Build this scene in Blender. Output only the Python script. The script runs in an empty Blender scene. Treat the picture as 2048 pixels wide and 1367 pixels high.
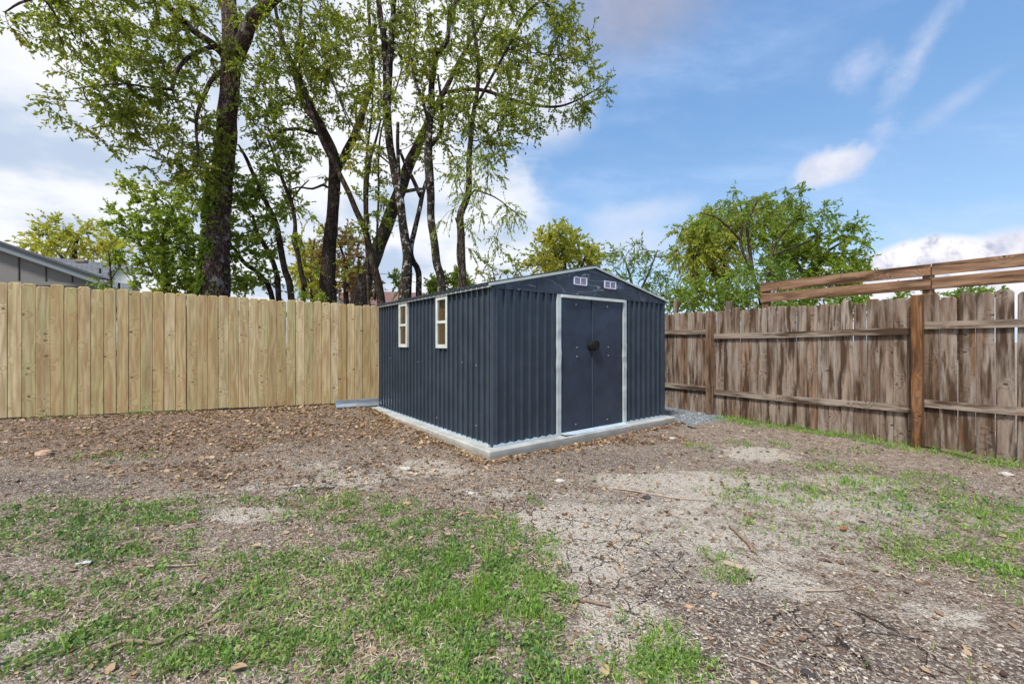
import bpy, math
import numpy as np
from mathutils import Vector
PI = math.pi
scene = bpy.context.scene
COL = scene.collection
CZ = 1.27          # eye height above the bare soil
F = 848.0          # focal length in photo pixels (2048 wide)
RNG = np.random.default_rng(7)

def W(px, py, Y):
    return np.array([(px-1024)/F*Y, Y, CZ+(684-py)/F*Y])
def GP(px, py):                      # point of flat ground seen at that photo place
    Y = F*CZ/(py-684.0)
    return (px-1024)/F*Y, Y

# ------------------------------------------------------------------ noise
def _hash(ix, iy, seed):
    h = (ix.astype(np.int64)*374761393 + iy.astype(np.int64)*668265263 + seed*1442695041) & 0x7fffffff
    h = ((h ^ (h >> 13))*1274126177) & 0x7fffffff
    return ((h ^ (h >> 16)) & 0xffff)/65535.0
def vnoise(x, y, seed=0):
    x = np.asarray(x, float); y = np.asarray(y, float)
    ix = np.floor(x); iy = np.floor(y); fx = x-ix; fy = y-iy
    fx = fx*fx*(3-2*fx); fy = fy*fy*(3-2*fy)
    a = _hash(ix, iy, seed); b = _hash(ix+1, iy, seed); c = _hash(ix, iy+1, seed); d = _hash(ix+1, iy+1, seed)
    return (a*(1-fx)+b*fx)*(1-fy) + (c*(1-fx)+d*fx)*fy
def fbm(x, y, seed=0, o=4):
    s = 0; a = .5; t = 0
    for k in range(o):
        s = s + a*vnoise(x*2**k, y*2**k, seed+k*17); t += a; a *= .5
    return s/t
def sstep(a, b, x):
    t = np.clip((x-a)/(b-a), 0, 1); return t*t*(3-2*t)

def H(x, y):                          # ground height
    x = np.asarray(x, float); y = np.asarray(y, float)
    left = np.logaddexp(0, (-x-0.4)*3)/3
    h = 0.031*np.minimum(left, 9) + 0.012*sstep(-.3, -2, x)*np.clip(y-5, 0, 4)
    h = h - 0.02*sstep(2.5, 4.5, x)
    h = h + (fbm(x*1.1, y*1.1, 3)-.5)*.035 + (fbm(x*6, y*6, 9)-.5)*.012
    return h

# ------------------------------------------------------------------ object helpers
BASE = {}
def props(o, label=None, cat=None, group=None, kind=None):
    if label: o['label'] = label
    if cat: o['category'] = cat
    if group: o['group'] = group
    if kind: o['kind'] = kind
    return o
def thing(name, loc, label, cat, group=None):
    o = bpy.data.objects.new(name, None); COL.objects.link(o)
    o.location = [float(v) for v in loc]; o.empty_display_size = .2
    BASE[o] = np.array(loc, float)
    return props(o, label, cat, group)

class MB:
    def __init__(s): s.v = []; s.f = []; s.uv = []; s.n = 0; s.q = []
    def add(s, verts, faces, uvs=None):
        verts = np.asarray(verts, float).reshape(-1, 3)
        s.v.append(verts)
        for f in faces: s.f.append([i+s.n for i in f])
        s.uv.append(np.asarray(uvs, float).reshape(-1, 2) if uvs is not None else np.zeros((len(verts), 2)))
        s.n += len(verts); return s
    def quads(s, verts, q, uvs=None):           # array of quads, fast path
        verts = np.asarray(verts, float).reshape(-1, 3)
        s.v.append(verts); s.q.append(np.asarray(q, int)+s.n)
        s.uv.append(np.asarray(uvs, float).reshape(-1, 2) if uvs is not None else np.zeros((len(verts), 2)))
        s.n += len(verts); return s
    def box(s, c, ax, ay, az, hx, hy, hz, uvlong=2, bev=0.0, off=None):
        # box with its own axes; vertex uv = metres across / along the long axis
        c = np.array(c, float); A = [np.array(a, float)/np.linalg.norm(a) for a in (ax, ay, az)]; h = [hx, hy, hz]
        if off is None: off = RNG.random(2)*40
        lo = uvlong; ac = [k for k in range(3) if k != lo]
        V = []; U = []
        if bev <= 0 or bev > min(h)*.9:
            sg = [(-1,-1,-1),(1,-1,-1),(1,1,-1),(-1,1,-1),(-1,-1,1),(1,-1,1),(1,1,1),(-1,1,1)]
            for a in sg:
                p = c+sum(A[k]*h[k]*a[k] for k in range(3)); V.append(p)
                l = [h[k]*a[k] for k in range(3)]; U.append((off[0]+l[ac[0]]+l[ac[1]], off[1]+l[lo]))
            Fc = [(0,3,2,1),(4,5,6,7),(0,1,5,4),(1,2,6,5),(2,3,7,6),(3,0,4,7)]
            return s.add(V, Fc, U)
        idx = {}
        for a in [(i,j,k) for i in (-1,1) for j in (-1,1) for k in (-1,1)]:
            for m in range(3):                 # three verts per corner, one on each face
                l = [(h[k]-(bev if k != m else 0))*a[k] for k in range(3)]
                idx[(a, m)] = len(V); V.append(c+sum(A[k]*l[k] for k in range(3)))
                U.append((off[0]+l[ac[0]]+l[ac[1]], off[1]+l[lo]))
        Fc = []
        for m in range(3):
            o = [k for k in range(3) if k != m]
            for sgn in (-1, 1):
                ring = []
                for (p, q) in ((-1,-1),(1,-1),(1,1),(-1,1)):
                    a = [0,0,0]; a[m] = sgn; a[o[0]] = p; a[o[1]] = q; ring.append(idx[(tuple(a), m)])
                if (sgn < 0) ^ (m == 1): ring = ring[::-1]
                Fc.append(ring)
        for m in range(3):
            o = [k for k in range(3) if k != m]
            for (p, q) in ((-1,-1),(1,-1),(1,1),(-1,1)):
                a = [0,0,0]; a[o[0]] = p; a[o[1]] = q; b = list(a); a[m] = -1; b[m] = 1; a = tuple(a); b = tuple(b)
                Fc.append([idx[(a,o[0])], idx[(b,o[0])], idx[(b,o[1])], idx[(a,o[1])]])
        for a in [(i,j,k) for i in (-1,1) for j in (-1,1) for k in (-1,1)]:
            Fc.append([idx[(a,0)], idx[(a,1)], idx[(a,2)]])
        return s.add(V, Fc, U)
    def tube(s, P, R, sides=6, cap=True, rough=None):
        P = np.asarray(P, float); R = np.asarray(R, float); n = len(P)
        if n < 2: return s
        T = np.gradient(P, axis=0); T /= np.linalg.norm(T, axis=1)[:, None]+1e-9
        up = np.array([0,1,0.]) if abs(T[0][1]) < .8 else np.array([1.,0,0])
        U = np.cross(T, up); U /= np.linalg.norm(U, axis=1)[:, None]+1e-9
        V = np.cross(T, U)
        a = np.arange(sides)/sides*2*PI
        r = R[:, None]*np.ones((1, sides))
        if rough is not None: r = r*rough(P, a)
        ring = P[:, None, :]+r[:, :, None]*(np.cos(a)[None, :, None]*U[:, None, :]+np.sin(a)[None, :, None]*V[:, None, :])
        L = np.concatenate([[0], np.cumsum(np.linalg.norm(np.diff(P, axis=0), axis=1))])
        uv = np.stack([np.tile(np.arange(sides)/sides*2*PI*R.mean(), (n, 1)), np.tile(L[:, None], (1, sides))], -1)
        i = np.arange(n-1)[:, None]*sides; j = np.arange(sides)[None, :]; j2 = (j+1) % sides
        q = np.stack([i+j, i+j2, i+sides+j2, i+sides+j], -1).reshape(-1, 4)
        s.quads(ring.reshape(-1, 3), q, uv.reshape(-1, 2))
        if cap:
            b = s.n-n*sides
            s.f.append([b+k for k in range(sides)][::-1]); s.f.append([b+(n-1)*sides+k for k in range(sides)])
        return s
    def build(s, name, mat, parent=None, smooth=False, attrs=None):
        v = np.concatenate(s.v) if s.v else np.zeros((0, 3)); uv = np.concatenate(s.uv) if s.uv else np.zeros((0, 2))
        org = np.zeros(3)
        o_parent = parent
        while o_parent is not None:
            if o_parent in BASE: org = BASE[o_parent]; break
            o_parent = o_parent.parent
        own = None
        if parent is None and len(v):
            own = np.array([(v[:, 0].min()+v[:, 0].max())/2, (v[:, 1].min()+v[:, 1].max())/2, v[:, 2].min()]); org = own
        me = bpy.data.meshes.new(name)
        loops = []; tot = []
        if s.q:
            q = np.concatenate(s.q); loops.append(q.reshape(-1)); tot.append(np.full(len(q), q.shape[1]))
        if s.f:
            loops.append(np.array([i for f in s.f for i in f], int)); tot.append(np.array([len(f) for f in s.f], int))
        loops = np.concatenate(loops).astype(np.int32); tot = np.concatenate(tot).astype(np.int32)
        start = np.concatenate([[0], np.cumsum(tot)[:-1]]).astype(np.int32)
        me.vertices.add(len(v)); me.vertices.foreach_set('co', (v-org).astype(np.float32).ravel())
        me.loops.add(len(loops)); me.loops.foreach_set('vertex_index', loops)
        me.polygons.add(len(tot)); me.polygons.foreach_set('loop_start', start); me.polygons.foreach_set('loop_total', tot)
        me.polygons.foreach_set('use_smooth', np.full(len(tot), bool(smooth)))
        me.update(calc_edges=True)
        ul = me.uv_layers.new(name='UVMap'); ul.data.foreach_set('uv', uv[loops].astype(np.float32).ravel())
        for k, arr in (attrs or {}).items():
            at = me.attributes.new(k, 'FLOAT', 'POINT'); at.data.foreach_set('value', np.asarray(arr, np.float32))
        me.materials.append(mat)
        o = bpy.data.objects.new(name, me); COL.objects.link(o)
        if parent is not None: o.parent = parent
        elif own is not None: o.location = own.tolist(); BASE[o] = own
        return o

# ------------------------------------------------------------------ material helpers
class NT:
    def __init__(s, tree): s.t = tree; s.N = tree.nodes; s.L = tree.links
    def node(s, typ, ins=None, **kw):
        n = s.N.new(typ)
        for k, v in kw.items(): setattr(n, k, v)
        for k, v in (ins or {}).items(): s.set(n.inputs[k], v)
        return n
    def set(s, sock, v):
        if isinstance(v, bpy.types.NodeSocket): s.L.new(v, sock)
        elif v is not None:
            if sock.type == 'RGBA' and hasattr(v, '__len__') and len(v) == 3: v = (*v, 1)
            sock.default_value = v
    def m(s, op, a, b=None, c=None, clamp=False):
        n = s.N.new('ShaderNodeMath'); n.operation = op; n.use_clamp = clamp
        for k, v in enumerate((a, b, c)):
            if v is not None: s.set(n.inputs[k], v)
        return n.outputs[0]
    def vm(s, op, a, b=None, out=0):
        n = s.N.new('ShaderNodeVectorMath'); n.operation = op; s.set(n.inputs[0], a)
        if b is not None: s.set(n.inputs[3 if op == 'SCALE' else 1], b)
        return n.outputs['Value'] if op in ('DOT_PRODUCT', 'LENGTH', 'DISTANCE') else n.outputs[0]
    def noise(s, vec, scale, detail=4, rough=.55, dist=0.0, w=None):
        n = s.node('ShaderNodeTexNoise', {'Scale': scale, 'Detail': detail, 'Roughness': rough, 'Distortion': dist})
        if vec is not None: s.set(n.inputs['Vector'], vec)
        return n.outputs[0]
    def voro(s, vec, scale, feature='F1', rand=1.0, out='Distance'):
        n = s.node('ShaderNodeTexVoronoi', {'Scale': scale, 'Randomness': rand}, feature=feature)
        if vec is not None: s.set(n.inputs['Vector'], vec)
        return n.outputs[out]
    def ss(s, v, a, b, lo=0.0, hi=1.0):
        n = s.node('ShaderNodeMapRange', {'Value': v, 'From Min': a, 'From Max': b, 'To Min': lo, 'To Max': hi}, interpolation_type='SMOOTHSTEP')
        return n.outputs[0]
    def mix(s, f, a, b, blend='MIX'):
        n = s.node('ShaderNodeMix', data_type='RGBA', blend_type=blend)
        s.set(n.inputs[0], f); s.set(n.inputs[6], a); s.set(n.inputs[7], b); return n.outputs[2]
    def ramp(s, f, stops):
        n = s.node('ShaderNodeValToRGB'); s.set(n.inputs[0], f); e = n.color_ramp.elements
        while len(e) > 1: e.remove(e[0])
        e[0].position = stops[0][0]; e[0].color = (*stops[0][1], 1)
        for p, c in stops[1:]: k = e.new(p); k.color = (*c, 1)
        return n.outputs[0]
    def mapv(s, vec, scale=(1,1,1), loc=(0,0,0), rot=(0,0,0)):
        return s.node('ShaderNodeMapping', {'Vector': vec, 'Scale': scale, 'Location': loc, 'Rotation': rot}).outputs[0]
    def attr(s, name): return s.node('ShaderNodeAttribute', attribute_name=name).outputs['Fac']
    def bump(s, h, strength=.5, dist=.01, normal=None):
        n = s.node('ShaderNodeBump', {'Height': h, 'Strength': strength, 'Distance': dist})
        if normal is not None: s.set(n.inputs['Normal'], normal)
        return n.outputs[0]
def mat(name):
    m = bpy.data.materials.new(name); m.use_nodes = True; t = NT(m.node_tree)
    b = m.node_tree.nodes['Principled BSDF']
    return m, t, b
def simple(name, col, rough=.6, metal=0, var=.12, scale=12, bumpd=0):
    m, t, b = mat(name)
    tc = t.node('ShaderNodeTexCoord').outputs['Object']
    n = t.noise(tc, scale, 5)
    c = t.mix(n, [v*(1-var) for v in col], [min(v*(1+var), 1) for v in col])
    t.set(b.inputs['Base Color'], c); t.set(b.inputs['Roughness'], rough); t.set(b.inputs['Metallic'], metal)
    if bumpd: t.set(b.inputs['Normal'], t.bump(n, .5, bumpd))
    return m

def wood(name, base_stops, grain_dark, knot_col, weather=0.0, grainf=55, bumpd=.0015, green=None):
    m, t, b = mat(name)
    uv = t.node('ShaderNodeUVMap', uv_map='UVMap').outputs[0]
    isl = t.node('ShaderNodeNewGeometry').outputs['Random Per Island']
    sep = t.node('ShaderNodeSeparateXYZ', {'Vector': uv})
    u, v = sep.outputs[0], sep.outputs[1]
    # knots
    kv = t.node('ShaderNodeCombineXYZ', {'X': t.m('MULTIPLY', u, 4.2), 'Y': t.m('MULTIPLY', v, 6.5)}).outputs[0]
    vn = t.node('ShaderNodeTexVoronoi', {'Scale': 1.0, 'Vector': kv, 'Randomness': 1.0}, feature='F1', voronoi_dimensions='2D')
    kd = vn.outputs['Distance']; kc = t.node('ShaderNodeSeparateColor', {'Color': vn.outputs['Color']}).outputs[0]
    on = t.m('GREATER_THAN', kc, .70)
    fall = t.m('MULTIPLY', t.ss(kd, .55, .0), on)
    # grain: rings stretched along the board, bent round knots
    lv = t.node('ShaderNodeCombineXYZ', {'X': t.m('MULTIPLY', u, 9), 'Y': t.m('MULTIPLY', v, .9)}).outputs[0]
    low = t.noise(lv, 1.0, 2, .5)
    ph = t.m('ADD', t.m('MULTIPLY', low, grainf*.34), t.m('MULTIPLY', u, grainf))
    ph = t.m('ADD', ph, t.m('MULTIPLY', fall, 9.0))
    hv = t.node('ShaderNodeCombineXYZ', {'X': t.m('MULTIPLY', u, 240), 'Y': t.m('MULTIPLY', v, 6)}).outputs[0]
    fine = t.noise(hv, 1.0, 3, .7)
    ph = t.m('ADD', ph, t.m('MULTIPLY', fine, 1.4))
    g = t.m('MULTIPLY_ADD', t.m('SINE', ph), .5, .5)
    g = t.m('POWER', g, 1.8)
    base = t.ramp(isl, base_stops)
    mv = t.node('ShaderNodeCombineXYZ', {'X': t.m('MULTIPLY', u, 14), 'Y': t.m('MULTIPLY', v, 1.6)}).outputs[0]
    mot = t.noise(mv, 1.0, 4, .6)
    if green is not None:
        gv = t.node('ShaderNodeCombineXYZ', {'X': t.m('MULTIPLY', u, 10), 'Y': t.m('MULTIPLY', v, .8)}).outputs[0]
        base = t.mix(t.m('MULTIPLY', t.ss(t.noise(gv, 1.0, 3, .5), .5, .68), .7), base, green)
    c = t.mix(t.m('MULTIPLY', g, .42 if not weather else .55), base, grain_dark)
    c = t.mix(t.ss(mot, .35, .75), c, t.mix(.5, c, grain_dark, 'MULTIPLY' if weather else 'MIX'))
    if weather:
        # silver-grey bleaching and rusty brown runs
        c = t.mix(t.m('MULTIPLY', t.ss(t.noise(mv, .7, 5, .65), .42, .66), weather), c, (.36,.32,.28))
        rv = t.node('ShaderNodeCombineXYZ', {'X': t.m('MULTIPLY', u, 11), 'Y': t.m('MULTIPLY', v, 1.1), 'Z': 5.0}).outputs[0]
        c = t.mix(t.m('MULTIPLY', t.ss(t.noise(rv, 1.0, 4, .6), .47, .62), .95), c, (.055,.030,.017))
        c = t.mix(t.m('MULTIPLY', t.ss(t.noise(rv, .6, 3, .6), .56, .70), .5), c, (.24,.12,.055))
        c = t.mix(t.m('MULTIPLY', t.ss(fine, .58, .8), .45), c, (.05, .038, .03))
    else:
        c = t.mix(t.m('MULTIPLY', t.ss(fine, .55, .8), .3), c, grain_dark)
        c = t.mix(t.m('MULTIPLY', t.ss(t.noise(mv, .55, 4, .6), .50, .70), .55), c, (.36,.20,.085))
    # knots themselves: dark core with ring, some with a cross crack
    kw = t.m('ADD', kd, t.m('MULTIPLY', t.m('SUBTRACT', t.noise(kv, 6.0, 2), .5), .12))
    c = t.mix(t.m('MULTIPLY', t.m('MULTIPLY', t.ss(kw, t.m('MULTIPLY_ADD', t.m('FRACT', t.m('MULTIPLY', kc, 13.0)), .10, .05), .02), on), .9), c, knot_col)
    bar = t.m('MULTIPLY', t.ss(t.m('ABSOLUTE', t.m('FRACT', t.m('MULTIPLY_ADD', v, 1.3, t.m('MULTIPLY', low, .35)))), .016, .004), t.m('GREATER_THAN', t.noise(mv, .5, 0), .56))
    c = t.mix(t.m('MULTIPLY', bar, .35), c, knot_col)
    t.set(b.inputs['Base Color'], c)
    t.set(b.inputs['Roughness'], .85); t.set(b.inputs['Specular IOR Level'], .2)
    hh = t.m('SUBTRACT', t.m('MULTIPLY', fine, .6), t.m('MULTIPLY', g, .5))
    t.set(b.inputs['Normal'], t.bump(hh, .7, bumpd))
    return m
M = {}
M['pine'] = wood('fresh_pine', [(0, (.52,.39,.195)), (.2, (.65,.52,.295)), (.4, (.50,.43,.215)), (.6, (.71,.58,.36)), (.8, (.47,.35,.17)), (1, (.61,.51,.275))],
                 (.28,.15,.06), (.10,.042,.018), grainf=70, green=(.42,.42,.19))
M['old'] = wood('weathered_board', [(0, (.20,.14,.105)), (.2, (.30,.235,.19)), (.4, (.15,.095,.062)), (.6, (.36,.29,.235)), (.8, (.25,.155,.095)), (1, (.27,.22,.185))],
                (.07,.042,.03), (.03,.02,.015), weather=.65, grainf=75, bumpd=.003)
M['post'] = wood('stained_post', [(0, (.27,.125,.05)), (1, (.25,.115,.045))], (.05,.02,.009), (.03,.012,.008), weather=.12, grainf=110, bumpd=.002)
M['post_grey'] = wood('faded_post', [(0, (.25,.155,.10)), (1, (.25,.155,.10))], (.09,.05,.03), (.03,.015,.01), weather=.35, grainf=110, bumpd=.002)
M['screenwood'] = wood('brown_rail_board', [(0, (.29,.175,.105)), (.5, (.33,.20,.125)), (1, (.26,.155,.09))], (.15,.075,.04), (.05,.025,.015), weather=.10, grainf=75)

def bark(name, c1, c2, patch=None, pcol=(.45,.45,.42), pamt=.5, scale=1.0):
    m, t, b = mat(name)
    tc = t.node('ShaderNodeTexCoord').outputs['Object']
    st = t.mapv(tc, (1*scale, 1*scale, .28*scale))
    w = t.vm('ADD', st, t.vm('SCALE', t.node('ShaderNodeTexNoise', {'Vector': st, 'Scale': 9.0, 'Detail': 3.0}).outputs['Color'], .09))
    vd = t.voro(w, 24, 'DISTANCE_TO_EDGE'); vc = t.node('ShaderNodeSeparateColor', {'Color': t.voro(w, 24, 'F1', out='Color')}).outputs[0]
    n = t.noise(st, 30, 6, .7)
    big = t.noise(tc, 1.6, 3)
    c = t.mix(vc, c1, c2)
    c = t.mix(t.ss(n, .35, .7), t.mix(.6, c, (.02,.014,.01)), c)
    c = t.mix(t.ss(vd, .14, .0), c, (.012,.009,.008))
    if patch:
        pm = t.m('MULTIPLY', t.ss(t.noise(tc, patch, 5, .7), .54, .62), pamt)
        c = t.mix(pm, c, pcol)
    c = t.mix(t.ss(big, .45, .75), c, t.mix(.5, c, (.05,.06,.03)))
    t.set(b.inputs['Base Color'], c); t.set(b.inputs['Roughness'], .95); t.set(b.inputs['Specular IOR Level'], .1)
    hgt = t.m('ADD', t.m('MINIMUM', vd, .18), t.m('MULTIPLY', n, .25))
    t.set(b.inputs['Normal'], t.bump(hgt, 1.0, .045)); return m
M['bark_big'] = bark('furrowed_bark', (.25,.155,.13), (.12,.08,.07), 5, (.42,.38,.34), .6)
M['bark_dark'] = bark('dark_bark', (.13,.088,.068), (.05,.036,.03), 4, (.22,.17,.13), .4)
M['bark_lichen'] = bark('lichen_spotted_bark', (.10,.068,.056), (.04,.03,.026), 9, (.50,.49,.46), .85)
M['bark_grey'] = bark('grey_bark', (.18,.135,.105), (.08,.062,.05), 6, (.25,.23,.2), .4)

def leafmat(name, stops, trans=.52):
    m, t, b = mat(name)
    r = t.attr('rnd'); c = t.ramp(r, stops)
    t.set(b.inputs['Base Color'], c); t.set(b.inputs['Roughness'], .5); t.set(b.inputs['Specular IOR Level'], .3)
    tr = t.node('ShaderNodeBsdfTranslucent', {'Color': t.mix(.6, c, (1.0,1.0,.35), 'SOFT_LIGHT')})
    mx = t.node('ShaderNodeMixShader', {0: trans}); t.L.new(b.outputs[0], mx.inputs[1]); t.L.new(tr.outputs[0], mx.inputs[2])
    t.L.new(mx.outputs[0], m.node_tree.nodes['Material Output'].inputs[0]); return m
M['leaf_mix'] = leafmat('mixed_olive_leaf', [(0, (.065,.11,.02)), (.35, (.16,.22,.032)), (.6, (.26,.31,.045)), (.8, (.38,.37,.06)), (.93, (.42,.28,.08)), (1, (.34,.18,.08))])
M['leaf_green'] = leafmat('fresh_green_leaf', [(0, (.08,.135,.025)), (.4, (.19,.275,.04)), (.75, (.32,.40,.06)), (1, (.46,.46,.09))])
M['leaf_yellow'] = leafmat('autumn_yellow_leaf', [(0, (.20,.25,.045)), (.4, (.36,.40,.06)), (.75, (.52,.48,.09)), (1, (.55,.36,.09))])
M['leaf_olive'] = leafmat('yellowish_green_leaf', [(0, (.10,.16,.03)), (.4, (.24,.32,.045)), (.75, (.40,.43,.07)), (1, (.50,.42,.09))])
M['leaf_brown'] = leafmat('withered_brown_leaf', [(0, (.16,.17,.05)), (.35, (.24,.17,.07)), (.7, (.20,.11,.06)), (1, (.34,.24,.09))])
M['leaf_deep'] = leafmat('deep_green_leaf', [(0, (.07,.13,.025)), (.5, (.17,.27,.045)), (.85, (.29,.39,.06)), (1, (.42,.45,.08))])
M['grass_blade'] = leafmat('grass_blade', [(0, (.07,.22,.02)), (.45, (.17,.36,.04)), (.8, (.31,.48,.065)), (.93, (.45,.5,.14)), (1, (.6,.5,.3))], .35)
M['weed'] = leafmat('low_weed_leaf', [(0, (.07,.15,.06)), (.4, (.17,.28,.08)), (.75, (.29,.40,.11)), (.93, (.3,.36,.12)), (1, (.45,.36,.22))], .3)
M['straw'] = leafmat('dead_straw', [(0, (.20,.14,.09)), (.5, (.44,.35,.25)), (1, (.66,.56,.42))], .1)
M['litter'] = leafmat('dead_leaf', [(0, (.06,.034,.024)), (.35, (.19,.11,.066)), (.55, (.33,.215,.13)), (.85, (.48,.35,.22)), (.96, (.56,.45,.32)), (1, (.34,.13,.06))], .15)
def rndmat(name, stops, rough=.85):
    m, t, b = mat(name); t.set(b.inputs['Base Color'], t.ramp(t.attr('rnd'), stops)); t.set(b.inputs['Roughness'], rough); return m
M['pebble'] = rndmat('pale_pebble', [(0, (.12,.10,.088)), (.35, (.28,.235,.195)), (.75, (.46,.40,.34)), (1, (.55,.50,.44))])
M['gravelst'] = rndmat('blue_grey_gravel', [(0, (.11,.12,.135)), (.5, (.22,.245,.27)), (1, (.42,.44,.46))])

# ground
def ground_mat():
    m, t, b = mat('bare_soil')
    P = t.node('ShaderNodeNewGeometry').outputs['Position']
    pale, dark, lit, grv, grn = [t.attr(k) for k in ('pale', 'dark', 'litter', 'gravel', 'green')]
    n1 = t.noise(P, 1.7, 6, .6); n2 = t.noise(P, 9, 6, .7); n3 = t.noise(P, 60, 4, .7); n4 = t.noise(P, 210, 3, .6)
    soil = t.mix(t.ss(n2, .3, .7), (.21,.145,.108), (.50,.405,.32))
    pm = t.m('ADD', t.m('MULTIPLY', pale, 1.15), t.m('MULTIPLY', t.m('SUBTRACT', n2, .5), 2.2))
    pm = t.ss(t.m('ADD', pm, t.m('MULTIPLY', t.m('SUBTRACT', n1, .5), 1.5)), .15, .85)
    c = t.mix(pm, soil, t.mix(n2, (.64,.56,.46), (.82,.75,.65)))
    dm = t.ss(t.m('ADD', dark, t.m('ADD', t.m('MULTIPLY', t.m('SUBTRACT', n2, .5), 1.7), t.m('MULTIPLY', t.m('SUBTRACT', n3, .5), .9))), .25, .85)
    c = t.mix(t.m('MULTIPLY', dm, .55), c, (.14,.115,.11))
    c = t.mix(t.m('MULTIPLY', t.ss(t.noise(P, 3.1, 3), .60, .68), .35), c, (.42,.25,.15))
    c = t.mix(t.m('MULTIPLY', t.ss(t.m('ADD', lit, t.m('MULTIPLY', t.m('SUBTRACT', n2, .5), 1.2)), .15, .8), .75), c, (.22,.125,.078))
    c = t.mix(t.m('MULTIPLY', grn, .35), c, (.17,.15,.085))
    # crumbs and chips
    ch = t.node('ShaderNodeTexVoronoi', {'Scale': 95.0, 'Vector': P}, feature='F1')
    chc = t.node('ShaderNodeSeparateColor', {'Color': ch.outputs['Color']})
    c = t.mix(t.m('MULTIPLY', t.m('GREATER_THAN', chc.outputs[0], .74), .7), c, (.70,.62,.52))
    c = t.mix(t.m('MULTIPLY', t.m('LESS_THAN', chc.outputs[1], .2), .5), c, (.06,.045,.04))
    c = t.mix(t.ss(n4, .3, .62), t.mix(.45, c, (.05,.04,.035)), c)
    c2_ = t.node('ShaderNodeTexVoronoi', {'Scale': 34.0, 'Vector': t.mapv(P, (1, 1.6, 1))}, feature='F1'); q2_ = t.node('ShaderNodeSeparateColor', {'Color': c2_.outputs['Color']})
    sm = t.ss(c2_.outputs['Distance'], .42, .30)
    c = t.mix(t.m('MULTIPLY', t.m('MULTIPLY', t.m('GREATER_THAN', q2_.outputs[0], .76), sm), .45), c, (.66,.55,.43))
    c = t.mix(t.m('MULTIPLY', t.m('MULTIPLY', t.m('LESS_THAN', q2_.outputs[0], .20), sm), .45), c, (.085,.062,.055))
    # gravel
    gv = t.node('ShaderNodeTexVoronoi', {'Scale': 60.0, 'Vector': P}, feature='F1')
    gc = t.ramp(t.node('ShaderNodeSeparateColor', {'Color': gv.outputs['Color']}).outputs[0], [(0, (.13,.145,.16)), (.6, (.25,.28,.31)), (1, (.42,.44,.46))])
    gm = t.ss(t.m('ADD', grv, t.m('MULTIPLY', t.m('SUBTRACT', n2, .5), .8)), .35, .6)
    c = t.mix(gm, c, gc)
    # shrinkage cracks where the soil is pale
    wv = t.vm('ADD', P, t.vm('SCALE', t.node('ShaderNodeTexNoise', {'Vector': P, 'Scale': 5.0, 'Detail': 4.0}).outputs['Color'], .22))
    fl = t.vm('MULTIPLY', wv, (1, 1, 0))
    e1 = t.voro(fl, 3.6, 'DISTANCE_TO_EDGE'); e2 = t.voro(fl, 9.5, 'DISTANCE_TO_EDGE')
    wid = t.m('MULTIPLY', t.noise(P, 4, 2), .04)
    cr1 = t.m('LESS_THAN', e1, t.m('MAXIMUM', t.m('MINIMUM', t.m('SUBTRACT', wid, .007), .012), .0))
    cr2 = t.m('MULTIPLY', t.m('LESS_THAN', e2, t.m('MAXIMUM', t.m('SUBTRACT', wid, .004), .0)), t.m('GREATER_THAN', n1, .5))
    crk = t.m('MULTIPLY', t.m('MAXIMUM', cr1, cr2), t.ss(t.m('ADD', t.attr('crack'), t.m('MULTIPLY', t.m('SUBTRACT', n1, .5), .8)), .35, .5))
    c = t.mix(t.m('MULTIPLY', crk, .9), c, (.045,.035,.03))
    t.set(b.inputs['Base Color'], c); t.set(b.inputs['Roughness'], .95); t.set(b.inputs['Specular IOR Level'], .1)
    hgt = t.m('ADD', t.m('MULTIPLY', n2, 1.3), t.m('ADD', t.m('MULTIPLY', n3, .8), t.m('MULTIPLY', n4, .25)))
    hgt = t.m('ADD', hgt, t.m('MULTIPLY', t.m('SUBTRACT', 1, ch.outputs['Distance']), .45))
    hgt = t.m('SUBTRACT', hgt, t.m('MULTIPLY', crk, 1.6))
    t.set(b.inputs['Normal'], t.bump(hgt, 1.0, .03)); return m
M['ground'] = ground_mat()

def steel(name, col, rough=.33, dent=.5, scratch_glint=0.0, metal=0.0):
    m, t, b = mat(name)
    tc = t.node('ShaderNodeTexCoord').outputs['Object']
    lo = t.noise(tc, 2.2, 2, .5); hi = t.noise(tc, 55, 4, .6)
    st = t.noise(t.mapv(tc, (26, 26, .9)), 1.0, 4, .65)
    c = t.mix(t.ss(t.noise(tc, 3.5, 5, .6), .35, .7), col, [min(1, v*1.22+.004) for v in col])
    c = t.mix(t.m('MULTIPLY', t.ss(st, .66, .80), .12), c, [min(1, v*2.1+.03) for v in col])
    c = t.mix(t.m('MULTIPLY', t.ss(hi, .72, .78), .2), c, (.35,.36,.37))
    if scratch_glint:  # pale streaks: scratches, plus reflections of the dented sheet painted into the colour
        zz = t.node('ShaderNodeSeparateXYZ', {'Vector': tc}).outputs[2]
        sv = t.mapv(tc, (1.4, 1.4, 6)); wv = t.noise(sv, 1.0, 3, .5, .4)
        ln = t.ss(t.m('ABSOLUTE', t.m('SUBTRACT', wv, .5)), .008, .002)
        c = t.mix(t.m('MULTIPLY', ln, scratch_glint), c, (.42,.44,.47))
        c = t.mix(t.m('MULTIPLY', t.ss(t.noise(tc, 5.0, 3, .5, .6), .57, .66), scratch_glint*.45), c, (.17,.21,.27))
    t.set(b.inputs['Base Color'], c); t.set(b.inputs['Roughness'], t.m('ADD', t.m('MULTIPLY', lo, .14), rough-.07)); t.set(b.inputs['Metallic'], metal)
    t.set(b.inputs['Normal'], t.bump(lo, dent, .08)); return m
NAVY = (.036, .050, .069)
M['navy'] = steel('dark_blue_grey_steel', NAVY, .34, .03)
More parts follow.
